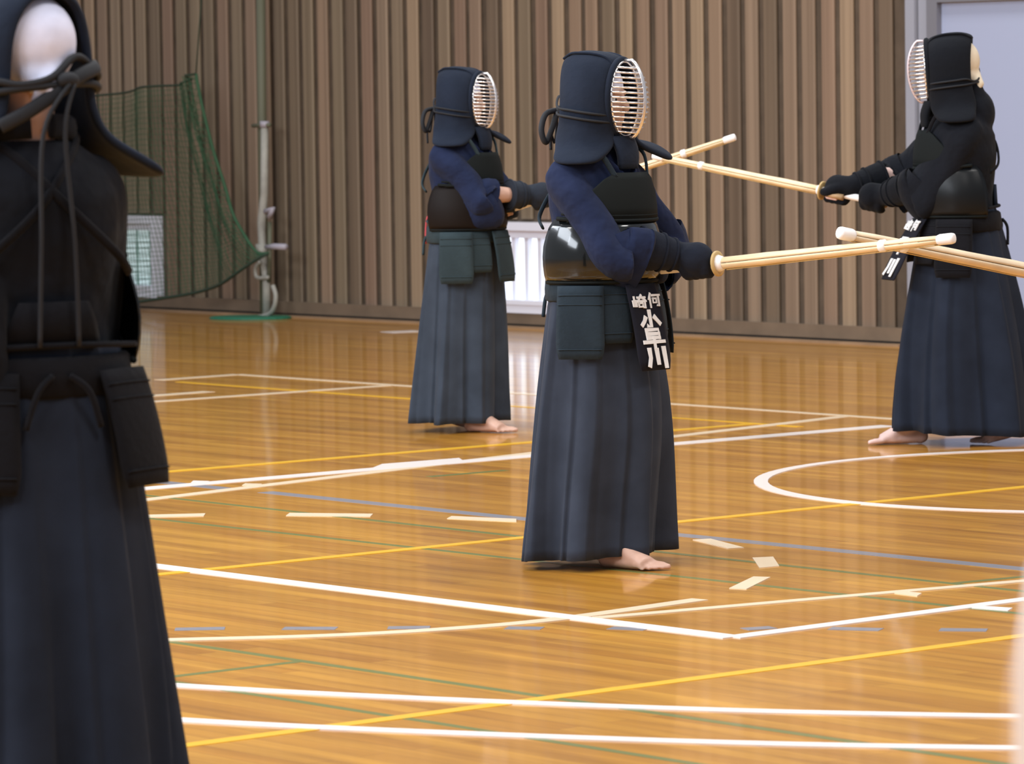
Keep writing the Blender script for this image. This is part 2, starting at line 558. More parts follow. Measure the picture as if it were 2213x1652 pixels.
bmesh.ops.bevel(bm, geom=[e for e in bm.edges if abs(e.verts[0].co.z - e.verts[1].co.z) > 0.5], offset=0.008, segments=1, affect='EDGES')
proto = bm_obj('slat', bm, MAT['slat'], wall, smooth=False)
first = [True]
def slat(x, z0, z1, dx):
    o = proto if first[0] else share(proto, 'slat')
    first[0] = False
    o.parent = wall
    o.location = (x, WALL_Y - 0.001 - dx, z0)
    o.scale = (1, 1, z1 - z0)
x = X0 - 0.8
while x < X1 + 2.4:
    dx = random.uniform(-0.006, 0.004)
    hit = [o for o in OPEN if o[0] - SW / 2 - 0.01 < x < o[1] + SW / 2 + 0.01]
    if not hit:
        slat(x, BASE_H, WH, dx)
    else:
        o = hit[0]
        if o[2] > BASE_H + 0.06:
            slat(x, BASE_H, o[2], dx)
        slat(x, o[3] + 0.02, WH, dx)
    x += PITCH
# skirting: wooden board, dark gap, pale edge strip on the floor (broken at the door)
segs = [(X0 - 1, DX0 - 0.02), (DX1 + 0.02, X1 + 3)]
for i, (a, b) in enumerate(segs):
    o = boxes_obj('baseboard_back', [((a, WALL_Y - 0.065, 0.026), (b, WALL_Y - 0.002, BASE_H))], MAT['base']); structure(o, 'flat wooden skirting board under the slatted wall' if i == 0 else 'wooden skirting board right of the steel door', 'baseboard')
    g = boxes_obj('shadow_gap', [((a, WALL_Y - 0.056, 0.012), (b, WALL_Y - 0.004, 0.026))], MAT['groove'], o)  # solid dark strip; the gap's shade is put into its colour
    g2 = boxes_obj('floor_edge_strip', [((a, WALL_Y - 0.13, 0.0), (b, WALL_Y - 0.002, 0.012))], MAT['base_pale'], o)

def window(n, o, frame, pane, label, grid):
    x0, x1, z0, z1 = o
    y = WALL_Y
    root = empty('window_%d' % n, ((x0 + x1) / 2, y, z0), label, 'window'); root['kind'] = 'structure'
    lo = Vector(root.location)
    def B(name, bxs, m_):
        return boxes_obj(name, [((a[0] - lo.x, a[1] - lo.y, a[2] - lo.z), (b[0] - lo.x, b[1] - lo.y, b[2] - lo.z)) for a, b in bxs], m_, root)
    t = 0.055
    B('outer_frame', [((x0, y - 0.075, z0), (x0 + t, y + 0.10, z1)), ((x1 - t, y - 0.075, z0), (x1, y + 0.10, z1)),
                      ((x0 + t, y - 0.075, z1 - t), (x1 - t, y + 0.10, z1)), ((x0 + t, y - 0.075, z0), (x1 - t, y + 0.10, z0 + t))], frame)
    B('window_sill', [((x0 + t, y - 0.085, z0 + t), (x1 - t, y + 0.09, z0 + t + 0.03))], frame)
    B('head_rail', [((x0 + t, y - 0.04, z1 - t - 0.05), (x1 - t, y + 0.07, z1 - t))], frame)
    B('pane', [((x0 + t, y + 0.05, z0 + t + 0.03), (x1 - t, y + 0.058, z1 - t - 0.05))], pane)
    return root, B, (x0 + t, x1 - t, z0 + t + 0.03, z1 - t - 0.05, y)
r1, B1, g1 = window(1, W1, MAT['win_frame'], MAT['win_pane_g'], 'low white-framed window behind the green net, crossed by a fine grid', True)
a, b, c, d, y = g1
for k in range(1, 7):
    xx = a + (b - a) * k / 7
    B1('grid_bar', [((xx - 0.004, y + 0.036, c), (xx + 0.004, y + 0.046, d))], MAT['win_grid'])
for k in range(1, 9):
    zz = c + (d - c) * k / 9
    B1('grid_bar', [((a, y + 0.03, zz - 0.003), (b, y + 0.036, zz + 0.003))], MAT['win_grid'])
r2, B2, g2 = window(2, W2, MAT['win_frame'], MAT['win_pane'], 'low white-framed window glowing with daylight between the two middle fighters', False)
a, b, c, d, y = g2
for k in (0.16, 0.33, 0.50, 0.80):
    xx = a + (b - a) * k
    B2('mullion', [((xx - 0.018, y + 0.0, c), (xx + 0.018, y + 0.04, d))], MAT['win_frame'])

# steel door
dr = empty('door_1', (DX0, WALL_Y, 0), 'pale blue steel sliding door in grey frame at right end of slatted wall', 'door'); dr['kind'] = 'structure'
def DB(name, lo, hi, m_, bev=0.0):
    return box_obj(name, (lo[0], lo[1], lo[2]), (hi[0], hi[1], hi[2]), m_, dr, bev)
PW = wx(2042, 300) - DX0
DB('jamb', (0.0, -0.07, 0), (PW * 0.30, 0.10, DZ + 0.6), MAT['frame_grey'])
DB('jamb', (PW * 0.34, -0.045, 0), (PW * 0.62, 0.10, DZ + 0.6), MAT['frame_grey'])
DB('jamb_groove', (PW * 0.30, -0.01, 0), (PW * 0.34, 0.10, DZ + 0.6), MAT['frame_dark'])
DB('jamb', (PW * 0.66, -0.06, 0), (PW * 1.0, 0.10, DZ + 0.6), MAT['frame_dark'])
DB('jamb_groove', (PW * 0.62, -0.01, 0), (PW * 0.66, 0.10, DZ + 0.6), MAT['frame_dark'])
DB('door_leaf', (PW, -0.02, 0.03), (2.1, 0.03, DZ), MAT['door'])
DB('lintel', (PW, -0.06, DZ), (2.2, 0.10, DZ + 0.6), MAT['frame_dark'])
DB('threshold', (PW, -0.08, 0.0), (2.2, 0.06, 0.03), MAT['frame_grey'])
DB('jamb', (2.1, -0.06, 0), (2.2, 0.10, DZ), MAT['frame_grey'])

# ------------------------------------------------------------------ green net hung by the wall
NY = WALL_Y - 0.35
def np_(px, py, dy=0.0):
    return on_plane_y(px, py, NY + dy)
net = empty('practice_net', np_(400, 655), 'green mesh sports net hung along the wall at the left', 'net')
N0 = Vector(net.location)
top_px = [(-60, 232), (60, 222), (205, 207), (255, 201), (300, 190), (345, 186), (390, 182), (431, 160)]
bot_px = [(-60, 676), (60, 672), (200, 663), (270, 656), (350, 645), (430, 628), (510, 600), (585, 545)]
NU, NV = 64, 44
topc = catmull([np_(*p) for p in top_px], 12); botc = catmull([np_(*p) for p in bot_px], 12)
right_px = [(431, 160), (445, 240), (463, 330), (482, 400), (500, 462), (530, 510), (560, 545), (585, 548)]
rightc = catmull([np_(*p) for p in right_px], 12)
def samp(c, t):
    f = t * (len(c) - 1); i = min(int(f), len(c) - 2)
    return c[i].lerp(c[i + 1], f - i)
def netpt(u, v):
    a = samp(topc, u); b = samp(botc, u)
    p = a.lerp(b, v)
    # bend toward the sagging right edge
    e = samp(rightc, v)
    lin = topc[-1].lerp(botc[-1], v)
    p = p + (e - lin) * (u ** 3)
    p.y += 0.05 * math.sin(u * 17 + v * 2) * (0.3 + 0.7 * u) + 0.03 * math.sin(v * 6 + u * 5)
    if u > 0.75:
        k = (u - 0.75) / 0.25
        p.y += 0.06 * math.sin(u * 70) * k * (1 - v)
    return p - N0
bm = bmesh.new()
for i in range(NU + 1):
    add_tube(bm, [netpt(i / NU, k / 24) for k in range(25)], 0.0026, 3, caps=False)
for j in range(NV + 1):
    add_tube(bm, [netpt(k / 40, j / NV) for k in range(41)], 0.0026, 3, caps=False)
# gathered folds along the hanging edge
for i in range(22):
    u0 = 0.82 + 0.18 * (i / 21)
    add_tube(bm, [netpt(min(1, u0 + 0.01 * math.sin(k)), k / 20 * (0.6 + 0.4 * ((i * 7) % 22) / 22)) + Vector((0, 0.012 * math.sin(i * 2.1), 0)) for k in range(21)], 0.0021, 3, caps=False)
nm = bm_obj('netting', bm, MAT['net'], net); nm['kind'] = 'stuff'
tube_obj('top_rope', [netpt(k / 40, 0) for k in range(41)], 0.008, MAT['rope'], net, 6)
tube_obj('bottom_rope', [netpt(k / 40, 1) for k in range(41)], 0.012, MAT['rope'], net, 6)
tube_obj('edge_rope', [netpt(1, k / 30) for k in range(31)], 0.012, MAT['net'], net, 6)
tube_obj('hanging_cord', [netpt(1, 0), netpt(1, 0) + Vector((0.01, 0.05, 0.5)), netpt(1, 0) + Vector((0.02, 0.20, 1.6))], 0.005, MAT['rope'], net, 6)

# ------------------------------------------------------------------ net post
pb = ground(573, 687)
post = empty('net_post', pb, 'white sports net post with crank and hooks standing before the wall', 'post')
PY = pb.y
def pp(px, py, dy=0.0):
    return on_plane_y(px, py, PY + dy) - pb
tube_obj('backing_pole', [pp(571, 684, 0.08), pp(562, -120, 0.08)], 0.032, MAT['post_green'], post, 12)
tube_obj('outer_tube', [pp(576, 682), pp(576, 610), pp(568, 545), pp(565, 480), pp(571, 420), pp(572, 268)], [0.028, 0.028, 0.03, 0.03, 0.028, 0.026], MAT['post_white'], post, 12)
tube_obj('top_bracket', [pp(546, 272), pp(584, 270)], 0.014, MAT['post_green'], post, 8)
tube_obj('top_cap', [pp(572, 275), pp(572, 262)], 0.034, MAT['hardware'], post, 12)
tube_obj('clamp', [pp(574, 458, -0.05), pp(590, 452, -0.05), pp(582, 470, -0.05)], 0.022, MAT['hardware'], post, 8)
tube_obj('crank_housing', [pp(566, 528), pp(566, 556)], 0.045, MAT['post_white'], post, 12)
tube_obj('crank_handle', [pp(574, 534, -0.05), pp(592, 533, -0.06), pp(618, 534, -0.06)], [0.012, 0.022, 0.022], MAT['hardware'], post, 8)
tube_obj('hook', catmull([pp(562, 566, -0.04), pp(552, 582, -0.04), pp(556, 600, -0.04), pp(580, 600, -0.04)], 6), 0.014, MAT['post_white'], post, 8)
tube_obj('tension_rod', [pp(581, 610, 0.0), pp(583, 560, 0.0), pp(583, 480, 0.0)], 0.016, MAT['post_green'], post, 8)
tube_obj('curved_stay', catmull([pp(590, 618, -0.04), pp(596, 640, -0.05), pp(592, 665, -0.05), pp(580, 680, -0.04), pp(556, 686, 0.0)], 8), 0.017, MAT['post_white'], post, 8)
bm = bmesh.new()
pl, pr = ground(455, 689) - pb, ground(628, 689) - pb
pc = (pl + pr) / 2; ax = (pr - pl) / 2
ay = Vector((-ax.y, ax.x, 0)).normalized() * 0.20
ring0 = [pc + ax * math.cos(2 * PI * k / 28) + ay * math.sin(2 * PI * k / 28) for k in range(28)]
add_loft(bm, [[Vector((p.x, p.y, 0.001)) for p in ring0], [Vector((p.x, p.y, 0.012)) for p in ring0], [Vector((p.x * .94 + pc.x * .06, p.y * .94 + pc.y * .06, 0.018)) for p in ring0]])
bm_obj('base_plate', bm, MAT['plate_green'], post, smooth=False)

# ------------------------------------------------------------------ bamboo practice swords
STAVE = {}
def sword(butt, tip, label, bamboo='bamboo', k=1.0, group='bamboo practice swords'):
    """butt, tip in world space; length split 0.3 handle / rest blade"""
    L = (tip - butt).length
    root = empty('bamboo_sword', butt, label, 'sword', group)
    d = (tip - butt).normalized()
    root.rotation_mode = 'QUATERNION'
    root.rotation_quaternion = d.to_track_quat('X', 'Z')
    hl = 0.30
    bl0, bl1 = hl + 0.004, L - 0.048
    n = 9
    for q in range(4):
        bm = bmesh.new()
        rings = []
        for i in range(n + 1):
            t = i / n
            R = (0.0185 * (1 - t) + 0.0125 * t + 0.0012 * math.sin(t * PI)) * k
            x = bl0 + (bl1 - bl0) * t
            bulge = 1.0 + (0.06 if i in (2, 5, 8) else 0)
            a0 = q * PI / 2 + 0.05; a1 = (q + 1) * PI / 2 - 0.05
            pts = [Vector((x, 0.2 * R * math.cos((a0 + a1) / 2), 0.2 * R * math.sin((a0 + a1) / 2)))]
            for s in range(5):
                a = a0 + (a1 - a0) * s / 4
                pts.append(Vector((x, R * bulge * math.cos(a), R * bulge * math.sin(a))))
            rings.append(pts)
        add_loft(bm, rings)
        bm_obj('stave', bm, MAT[bamboo], root)
    r1_ = 0.0135 * k
    tube_obj('tip_cap', [(L - 0.058, 0, 0), (L - 0.05, 0, 0), (L - 0.01, 0, 0), (L - 0.002, 0, 0), (L, 0, 0)], [r1_ * 1.02, r1_ * 1.2, r1_ * 1.22, r1_ * 1.1, r1_ * 0.6], MAT['leather'], root, 14)
    mx_ = L - 0.25
    tube_obj('middle_tie', [(mx_ - 0.013, 0, 0), (mx_ - 0.009, 0, 0), (mx_ + 0.009, 0, 0), (mx_ + 0.013, 0, 0)], [0.0145 * k, 0.0185 * k, 0.0185 * k, 0.0145 * k], MAT['leather'], root, 14)
    tube_obj('string', [(hl + 0.03, 0, -0.021 * k), (mx_, 0, -0.0175 * k), (L - 0.05, 0, -0.0155 * k)], 0.0016, MAT['string'], root, 6)
    tube_obj('guard', [(hl - 0.004, 0, 0), (hl - 0.003, 0, 0), (hl + 0.003, 0, 0), (hl + 0.004, 0, 0)], [0.034, 0.041, 0.041, 0.034], MAT['guard'], root, 24)
    tube_obj('guard_rest', [(hl + 0.004, 0, 0), (hl + 0.022, 0, 0)], [0.027 * k, 0.020 * k], MAT['leather'], root, 14)
    tube_obj('handle', [(0, 0, 0), (0.006, 0, 0), (0.06, 0, 0), (0.20, 0, 0), (hl - 0.004, 0, 0)], [0.010, 0.0135, 0.0145, 0.0155, 0.0175], MAT['leather'], root, 14)
    return root
def ray_at_dist(p0, px, py, L, nearer=True):
    """point on the pixel's ray at distance L from p0"""
    d = ray(px, py).normalized()
    oc = CAM - p0
    b = oc.dot(d); c = oc.dot(oc) - L * L
    disc = b * b - c
    if disc < 0:
        return CAM + d * (-b)
    s = math.sqrt(disc)
    return CAM + d * (-b - s if nearer else -b + s)

# ------------------------------------------------------------------ people
def smoothstep(a, b, x):
    t = min(1, max(0, (x - a) / (b - a)))
    return t * t * (3 - 2 * t)

def ik(s, t, l1, l2, pole):
    s, t = Vector(s), Vector(t)
    d = t - s
    L = min(d.length, (l1 + l2) * 0.999)
    dn = d.normalized()
    a = (l1 * l1 - l2 * l2 + L * L) / (2 * L)
    h = math.sqrt(max(0, l1 * l1 - a * a))
    p = Vector(pole); p = (p - dn * p.dot(dn)).normalized()
    return s + dn * a + p * h

STROKES = {
    'ko': [[(0, .5), (0, -.42), (-.16, -.36)], [(-.26, .12), (-.34, -.08), (-.48, -.28)], [(.24, .14), (.36, -.05), (.48, -.24)]],
    'haya': [[(-.30, .5), (-.30, .0)], [(-.30, .48), (.30, .48), (.30, .0)], [(-.30, .25), (.30, .25)], [(-.30, .03), (.30, .03)], [(-.5, -.2), (.5, -.2)], [(0, .03), (0, -.52)]],
    'kawa': [[(-.36, .46), (-.36, 0), (-.46, -.42)], [(0, .42), (0, -.3)], [(.36, .5), (.36, -.52)]],
    'saki': [[(-.38, .4), (-.38, -.25)], [(-.5, .1), (-.5, -.28), (-.26, -.28)], [(-.26, .12), (-.26, -.28)], [(-.12, .34), (.48, .34)], [(.18, .5), (-.08, .12)], [(.18, .34), (.44, .14)], [(-.14, .06), (.5, .06)], [(-.08, -.06), (-.08, -.34), (.22, -.34), (.22, -.08), (-.08, -.08)], [(.38, .06), (.38, -.46), (.28, -.4)]],
    'nani': [[(-.3, .5), (-.48, .1)], [(-.38, .25), (-.38, -.5)], [(-.18, .36), (.5, .36)], [(-.12, .14), (-.12, -.18), (.16, -.18), (.16, .12), (-.12, .12)], [(.36, .36), (.36, -.46), (.22, -.4)]],
}
def stroke_mesh(name, key, cx, cz, sx, sz, w, xoff, parent, shear=0.0):
    """brush character lying on a flap (local: x out, y across, z up)"""
    vs, fs = [], []
    for i, st in enumerate(STROKES[key]):
        P = [Vector((0, cx + p[0] * sx, cz + p[1] * sz + p[0] * shear * sz)) for p in st]
        x = xoff + 0.00035 * i
        base = len(vs)
        for j, p in enumerate(P):
            a = P[max(j - 1, 0)]; b = P[min(j + 1, len(P) - 1)]
            t = (b - a).normalized(); n = Vector((0, -t.z, t.y))
            ext = t * (-w * 0.4 if j == 0 else (w * 0.4 if j == len(P) - 1 else 0))
            hw = w * (0.55 if j == 0 else 0.45)
            for q in (p + n * hw + ext, p - n * hw + ext):
                vs.append((x, q.y, q.z))
            for q in (p + n * hw + ext, p - n * hw + ext):
                vs.append((xoff - 0.002, q.y, q.z))
        for j in range(len(P) - 1):
            a = base + 4 * j; b = a + 4
            fs += [(a, a + 1, b + 1, b), (a + 2, a, b, b + 2), (a + 1, a + 3, b + 3, b + 1)]
        e = base + 4 * (len(P) - 1)
        fs += [(base, base + 2, base + 3, base + 1), (e, e + 1, e + 3, e + 2)]
    return mesh_obj(name, vs, fs, MAT['text'], parent)

def person(o):
    """o: dict of pose and colour settings; local frame x forward, y left, z up, for a 1.64 m figure"""
    phi = math.radians(o['phi'])
    fw = right_h * math.cos(phi) + fwd_h * math.sin(phi)
    base = o['base']
    s = o['H'] / 1.64
    root = empty('person', base, o['label'], 'person', 'armoured fighters in the hall')
    root.rotation_euler = (0, 0, math.atan2(fw.y, fw.x))
    root.scale = (s, s, s)
    M = Matrix.Translation(base) @ Matrix.Rotation(math.atan2(fw.y, fw.x), 4, 'Z') @ Matrix.Diagonal((s, s, s, 1))
    Mi = M.inverted()
    lean = o.get('lean', 0.0)
    yaw = math.radians(o.get('yaw', 0)); pitch = math.radians(o.get('pitch', 0))
    Rh = Matrix.Rotation(yaw, 3, 'Z') @ Matrix.Rotation(pitch, 3, 'Y')
    piv = Vector((0, 0, 1.36))
    def LN(v):
        v = Vector(v)
        return Vector((v.x + lean * max(0, v.z - 0.9), v.y, v.z))
    def HD(v, full=False):
        v = Vector(v)
        wgt = 1.0 if full else smoothstep(1.28, 1.42, v.z)
        q = piv + Rh @ (v - piv)
        return LN(v.lerp(q, wgt))
    c = o['colors']
    mt_jacket, mt_hakama, mt_pad, mt_do = c['jacket'], c['hakama'], c['pad'], c['do']
    mt_skin = MAT[o.get('skin', 'skin')]

    # --- hands and arms
    if 'sword' in o:
        butt, tip = (Mi @ p for p in o['sword'])
        hd = (tip - butt).normalized()
        scl = 1.0 / s
        grip = {'R': butt + hd * (0.232 * scl), 'L': butt + hd * (0.045 * scl)}
        hdir = {'R': hd, 'L': hd}
    else:
        grip = {'R': Vector(o['grip'][0]), 'L': Vector(o['grip'][1])}
        hd0 = Vector((1, 0.1, 0.3)).normalized()
        hdir = {'R': hd0, 'L': hd0}
    arms = {}
    for side, sg in (('R', -1), ('L', 1)):
        sh = LN((o.get('sh_x', -0.02), sg * o.get('sh_w', 0.158), 1.250))
        h = hdir[side]
        up = Vector((0, 0, 1)); up = (up - h * up.dot(h)).normalized()
        out = h.cross(up) * (1 if (h.cross(up)).y * sg > 0 else -1)
        wr = grip[side] - h * 0.055 + up * 0.035 + out * 0.018
        if (wr - sh).length > 0.515:
            pass
        el = ik(sh, wr, o.get('arm', (0.255, 0.24))[0], o.get('arm', (0.255, 0.24))[1], (o.get('pole_x', -0.2), sg * o.get('pole_y', 1.6), -1))
        arms[side] = (sh, el, wr, grip[side], h, up, out)

    # --- feet
    feet = {'R': Vector(o['feet'][0]), 'L': Vector(o['feet'][1])}   # (x, y, heel lift)
    # --- body: one continuous skin
    bm = bmesh.new()
    add_ball(bm, HD((-0.012, 0, 1.515), True), (0.088, 0.073, 0.098), 3, Rh)
    add_ball(bm, HD((0.02, 0, 1.46), True), (0.066, 0.060, 0.085), 3, Rh)
    add_ball(bm, HD((0.052, 0, 1.405), True), (0.028, 0.030, 0.022), 2, Rh)           # chin
    add_ball(bm, HD((0.072, 0, 1.515), True), (0.016, 0.055, 0.012), 2, Rh)          # brow
    add_tube(bm, [HD((0.082, 0, 1.505), True), HD((0.10, 0, 1.468), True)], [0.008, 0.014], 8)   # nose
    add_ball(bm, HD((0.098, 0, 1.462), True), (0.012, 0.017, 0.009), 2, Rh)
    add_ball(bm, HD((0.078, 0, 1.436), True), (0.010, 0.024, 0.006), 2, Rh)          # lips
    add_ball(bm, HD((0.076, 0, 1.426), True), (0.010, 0.021, 0.006), 2, Rh)
    for sg in (-1, 1):
        add_ball(bm, HD((-0.005, sg * 0.074, 1.485), True), (0.018, 0.009, 0.031), 2, Rh)   # ears
        add_ball(bm, HD((0.058, sg * 0.04, 1.468), True), (0.022, 0.022, 0.02), 2, Rh)      # cheeks
    add_tube(bm, [LN((-0.018, 0, 1.27)), LN((-0.018, 0, 1.36)), HD((-0.012, 0, 1.45), True)], [0.066, 0.056, 0.056], 14)
    tor = [(0.86, .10, .150), (0.96, .092, .132), (1.06, .098, .138), (1.16, .108, .155), (1.24, .106, .160), (1.29, .088, .150), (1.325, .062, .09)]
    add_loft(bm, [[LN((aa * math.cos(2 * PI * k / 24), bb * math.sin(2 * PI * k / 24), z)) for k in range(24)] for z, aa, bb in tor])
    for side, sg in (('R', -1), ('L', 1)):
        sh, el, wr, g, h, up, out = arms[side]
        add_ball(bm, sh, 0.055, 2)
        add_capsule(bm, sh, el, 0.047, 0.037)
        add_tube(bm, [el, el.lerp(wr, 0.3), wr], [0.037, 0.040, 0.026], 12)
        palm = g + up * 0.024 + out * 0.006
        add_capsule(bm, wr, palm, 0.026, 0.026)
        for q in range(4):
            cc = g + h * (0.030 - 0.02 * q)
            rr = 0.0255
            add_tube(bm, [cc + (up * math.cos(a) + out * math.sin(a)) * rr for a in [x_ * 0.45 for x_ in range(0, 10 - (q == 3))]], [0.0095 - 0.0012 * (q == 3)] * (10 - (q == 3)), 8)
        add_tube(bm, [palm - out * 0.012, g + h * 0.03 - out * 0.026 + up * 0.012, g + h * 0.05 - out * 0.024], [0.012, 0.011, 0.009], 8)
        # leg
        ft = feet[side]
        hip = Vector((0.0, sg * 0.085, 0.86))
        ank = Vector((ft.x, ft.y, 0.075 + ft.z))
        kn = (hip + ank) / 2 + Vector((0.02, sg * 0.005, 0.03))
        add_capsule(bm, hip, kn, 0.074, 0.052)
        add_tube(bm, [kn, kn.lerp(ank, 0.3) + Vector((-0.012, 0, 0)), ank], [0.055, 0.053, 0.034], 12)
        # foot with five toes
        heel = Vector((ft.x - 0.045, ft.y, 0.03 + ft.z))
        ball = Vector((ft.x + 0.115, ft.y, 0.022))
        add_ball(bm, ank, 0.035, 2)
        add_ball(bm, heel, (0.035, 0.030, 0.03), 2)
        add_tube(bm, [ank + Vector((0.0, 0, 0.0)), ft * 1.0 + Vector((0.05, 0, 0.046 - ft.z * 0.3)), ball], [(0.035, 0.032), (0.030, 0.036), (0.018, 0.044)], 14, up=(0, 0, 1))
        add_tube(bm, [heel, Vector((ft.x + 0.04, ft.y, 0.024 + ft.z * 0.4)), ball], [(0.026, 0.028), (0.022, 0.034), (0.02, 0.043)], 14, up=(0, 0, 1))
        for q in range(5):
            oy = -sg * (0.034 - 0.0165 * q)
            ln = (0.058, 0.056, 0.048, 0.040, 0.031)[q]; rr = (0.0125, 0.0095, 0.009, 0.0085, 0.008)[q]
            x0 = ball.x - 0.006 - 0.006 * q
            add_tube(bm, [Vector((x0, ft.y + oy, 0.018)), Vector((x0 + ln * 0.6, ft.y + oy * 1.05, 0.017)), Vector((x0 + ln, ft.y + oy * 1.08, rr))], [rr, rr, rr * 0.85], 8)
            add_ball(bm, Vector((x0 + ln, ft.y + oy * 1.08, rr)), rr, 1)
    body = fused('body', bm, 0.0065, mt_skin, root, 3)
    for sg in (-1, 1):
        bm = bmesh.new(); add_ball(bm, HD((0.070, sg * 0.031, 1.492), True), (0.010, 0.013, 0.008), 2, Rh)
        e = bm_obj('eye', bm, MAT['eye'], root)
        bm = bmesh.new(); add_ball(bm, HD((0.0785, sg * 0.031, 1.492), True), (0.003, 0.006, 0.006), 2, Rh)
        bm_obj('iris', bm, MAT['iris'], e)

    # --- head towel under the helmet
    bm = bmesh.new()
    add_ball(bm, HD((-0.022, 0, 1.535), True), (0.102, 0.088, 0.098), 3, Rh)
    add_ball(bm, HD((-0.075, 0.01, 1.475), True), (0.036, 0.055, 0.045), 2, Rh)
    add_tube(bm, [HD((-0.10, 0.0, 1.49), True), HD((-0.115, 0.035, 1.44), True), HD((-0.10, 0.06, 1.415), True)], [0.02, 0.022, 0.008], 8)
    fused('head_towel', bm, 0.008, MAT[o.get('towel', 'towel')], root, 3)

    # --- jacket
    bm = bmesh.new()
    bk = o.get('bulk', 1.0)
    jr = [(0.80, .118, .158, 0), (0.90, .122, .160, 0), (1.0, .122, .160, -.004), (1.08, .128, .168, -.010), (1.16, .134, .182, -.016), (1.24, .130, .186, -.018), (1.28, .114, .172, -.018), (1.315, .094, .138, -.018), (1.348, .076, .092, -.018)]
    add_loft(bm, [[LN((cx_ + aa * bk * math.cos(2 * PI * k / 32), bb * bk * math.sin(2 * PI * k / 32), z)) for k in range(32)] for z, aa, bb, cx_ in jr])
    if o.get('hunch'):
        add_ball(bm, LN((-0.085, 0, 1.325)), (0.085, 0.135, 0.105), 3)
        add_ball(bm, LN((-0.075, 0, 1.40)), (0.055, 0.100, 0.08), 3)
    sl = o.get('sleeve', 0.45)
    tubes = []
    for side, sg in (('R', -1), ('L', 1)):
        sh, el, wr, g, h, up, out = arms[side]
        hem = el.lerp(wr, sl)
        dn = Vector((0, 0, -1))
        cl = catmull([sh.lerp(Vector((sh.x, 0, sh.z)), 0.35), sh, sh.lerp(el, 0.5) + dn * 0.022, el + dn * 0.038, hem + dn * 0.046], 6)
        rad = lerp_list([0.060, 0.064, 0.068, 0.066, 0.070], 6)
        rad2 = lerp_list([(0.054), (0.066), (0.094), (0.112), (0.122)], 6)
        cl2 = [p + Vector((noise.noise(p * 14 + Vector((sg * 3, 0, i * 0.35))) * 0.018, noise.noise(p * 14 + Vector((9, sg, i * 0.35))) * 0.016, noise.noise(p * 14 + Vector((0, 7, i * 0.35))) * 0.012)) for i, p in enumerate(cl)]
        n_ = len(cl2)
        add_tube(bm, cl2[:n_ - 3], [(b, a) for a, b in zip(rad, rad2)][:n_ - 3], 18, up=(0, 0, 1))
        tubes.append((cl2, [(b * 1.02, a * 1.02) for a, b in zip(rad, rad2)]))
    def sleeves(b2):
        for cl2, rr in tubes:
            add_tube(b2, cl2[-9:], rr[-9:], 24, caps=False, up=(0, 0, 1))
    jk = fused('jacket', bm, 0.009, mt_jacket, root, 5, extra=sleeves)
    # crossed collar
    for sg in (-1, 1):
        pts = [LN((-0.095, sg * 0.02, 1.375)), LN((-0.06, sg * 0.078, 1.368)), LN((0.015, sg * 0.088, 1.335)), LN((0.085, sg * 0.045, 1.27)), LN((0.125, -sg * 0.02, 1.19))]
        tube_obj('collar', catmull(pts, 6), [(0.024, 0.009)] * 25, mt_jacket, jk, 10)

    # --- pleated divided skirt
    hk = o['hem']    # dict: cx, a, b, z_front, z_back
    NA, NZ = 300, 26
    vs, fs = [], []
    ph0 = o.get('seed', 0)
    for i in range(NZ + 1):
        t = i / NZ
        for k in range(NA):
            th = 2 * PI * k / NA
            e = 1.0 - (1 - t) ** 1.55
            e = e * 0.78 + t * 0.22
            a = 0.142 + (hk['a'] - 0.142) * e
            b = 0.182 + (hk['b'] - 0.182) * e
            cxx = hk['cx'] * t ** 1.1
            zb = hk['z_back'] + (hk['z_front'] - hk['z_back']) * (0.5 + 0.5 * math.cos(th))
            z = 0.955 + (zb - 0.955) * t
            # knife pleats: sharp on one side, flat on the other
            npl = 15
            f = (th * npl / (2 * PI) + 0.25 * noise.noise(Vector((th * 2, ph0, t)))) % 1.0
            saw = (f / 0.8 if f < 0.8 else (1 - f) / 0.2)
            pl = (saw - 0.5) * (0.003 + 0.016 * t)
            soft = 0.026 * t * noise.noise(Vector((math.cos(th) * 2.3 + ph0 * 3.1, math.sin(th) * 2.3, t * 0.9)))
            soft += 0.022 * t * math.sin(th * 7 + ph0 * 2 + 0.6 * t)
            crease = -0.014 * t * (math.exp(-((math.sin(th / 2)) / 0.07) ** 2) + math.exp(-((math.cos(th / 2)) / 0.07) ** 2))
            r = 1 + (pl + soft + crease) / 0.2
            y = b * math.sin(th) * r
            x = cxx + a * math.cos(th) * r
            # step: push out the skirt over the leading leg
            x += o.get('stride', 0) * t * math.cos(th) * 0.10
            kw = o.get('knee', 0.0)
            x += kw * math.exp(-((t - 0.5) / 0.28) ** 2) * max(0, math.cos(th))
            vs.append((x + lean * max(0, z - 0.9), y, z + 0.006 * t * noise.noise(Vector((th * 3, ph0, 3)))))
    for i in range(NZ):
        for k in range(NA):
            fs.append((i * NA + k, (i + 1) * NA + k, (i + 1) * NA + (k + 1) % NA, i * NA + (k + 1) % NA))
    sk = mesh_obj('pleated_skirt', vs, fs, mt_hakama, root, smooth=True)
    so = sk.modifiers.new('thick', 'SOLIDIFY'); so.thickness = 0.005; so.offset = -1
    # stiff back board of the skirt
    bm = bmesh.new()
    rr = []
    for z, aa, bb, w_ in ((0.955, .150, .19, 0.55), (1.0, .150, .188, 0.5), (1.04, .15, .186, 0.40)):
        arc = [PI - w_ + 2 * w_ * k / 14 for k in range(15)]
        rr.append([LN((aa * math.cos(t_) - 0.004, bb * math.sin(t_), z)) for t_ in arc] + [LN(((aa - .01) * math.cos(t_) - 0.004, (bb - .01) * math.sin(t_), z)) for t_ in reversed(arc)])
    add_loft(bm, rr)
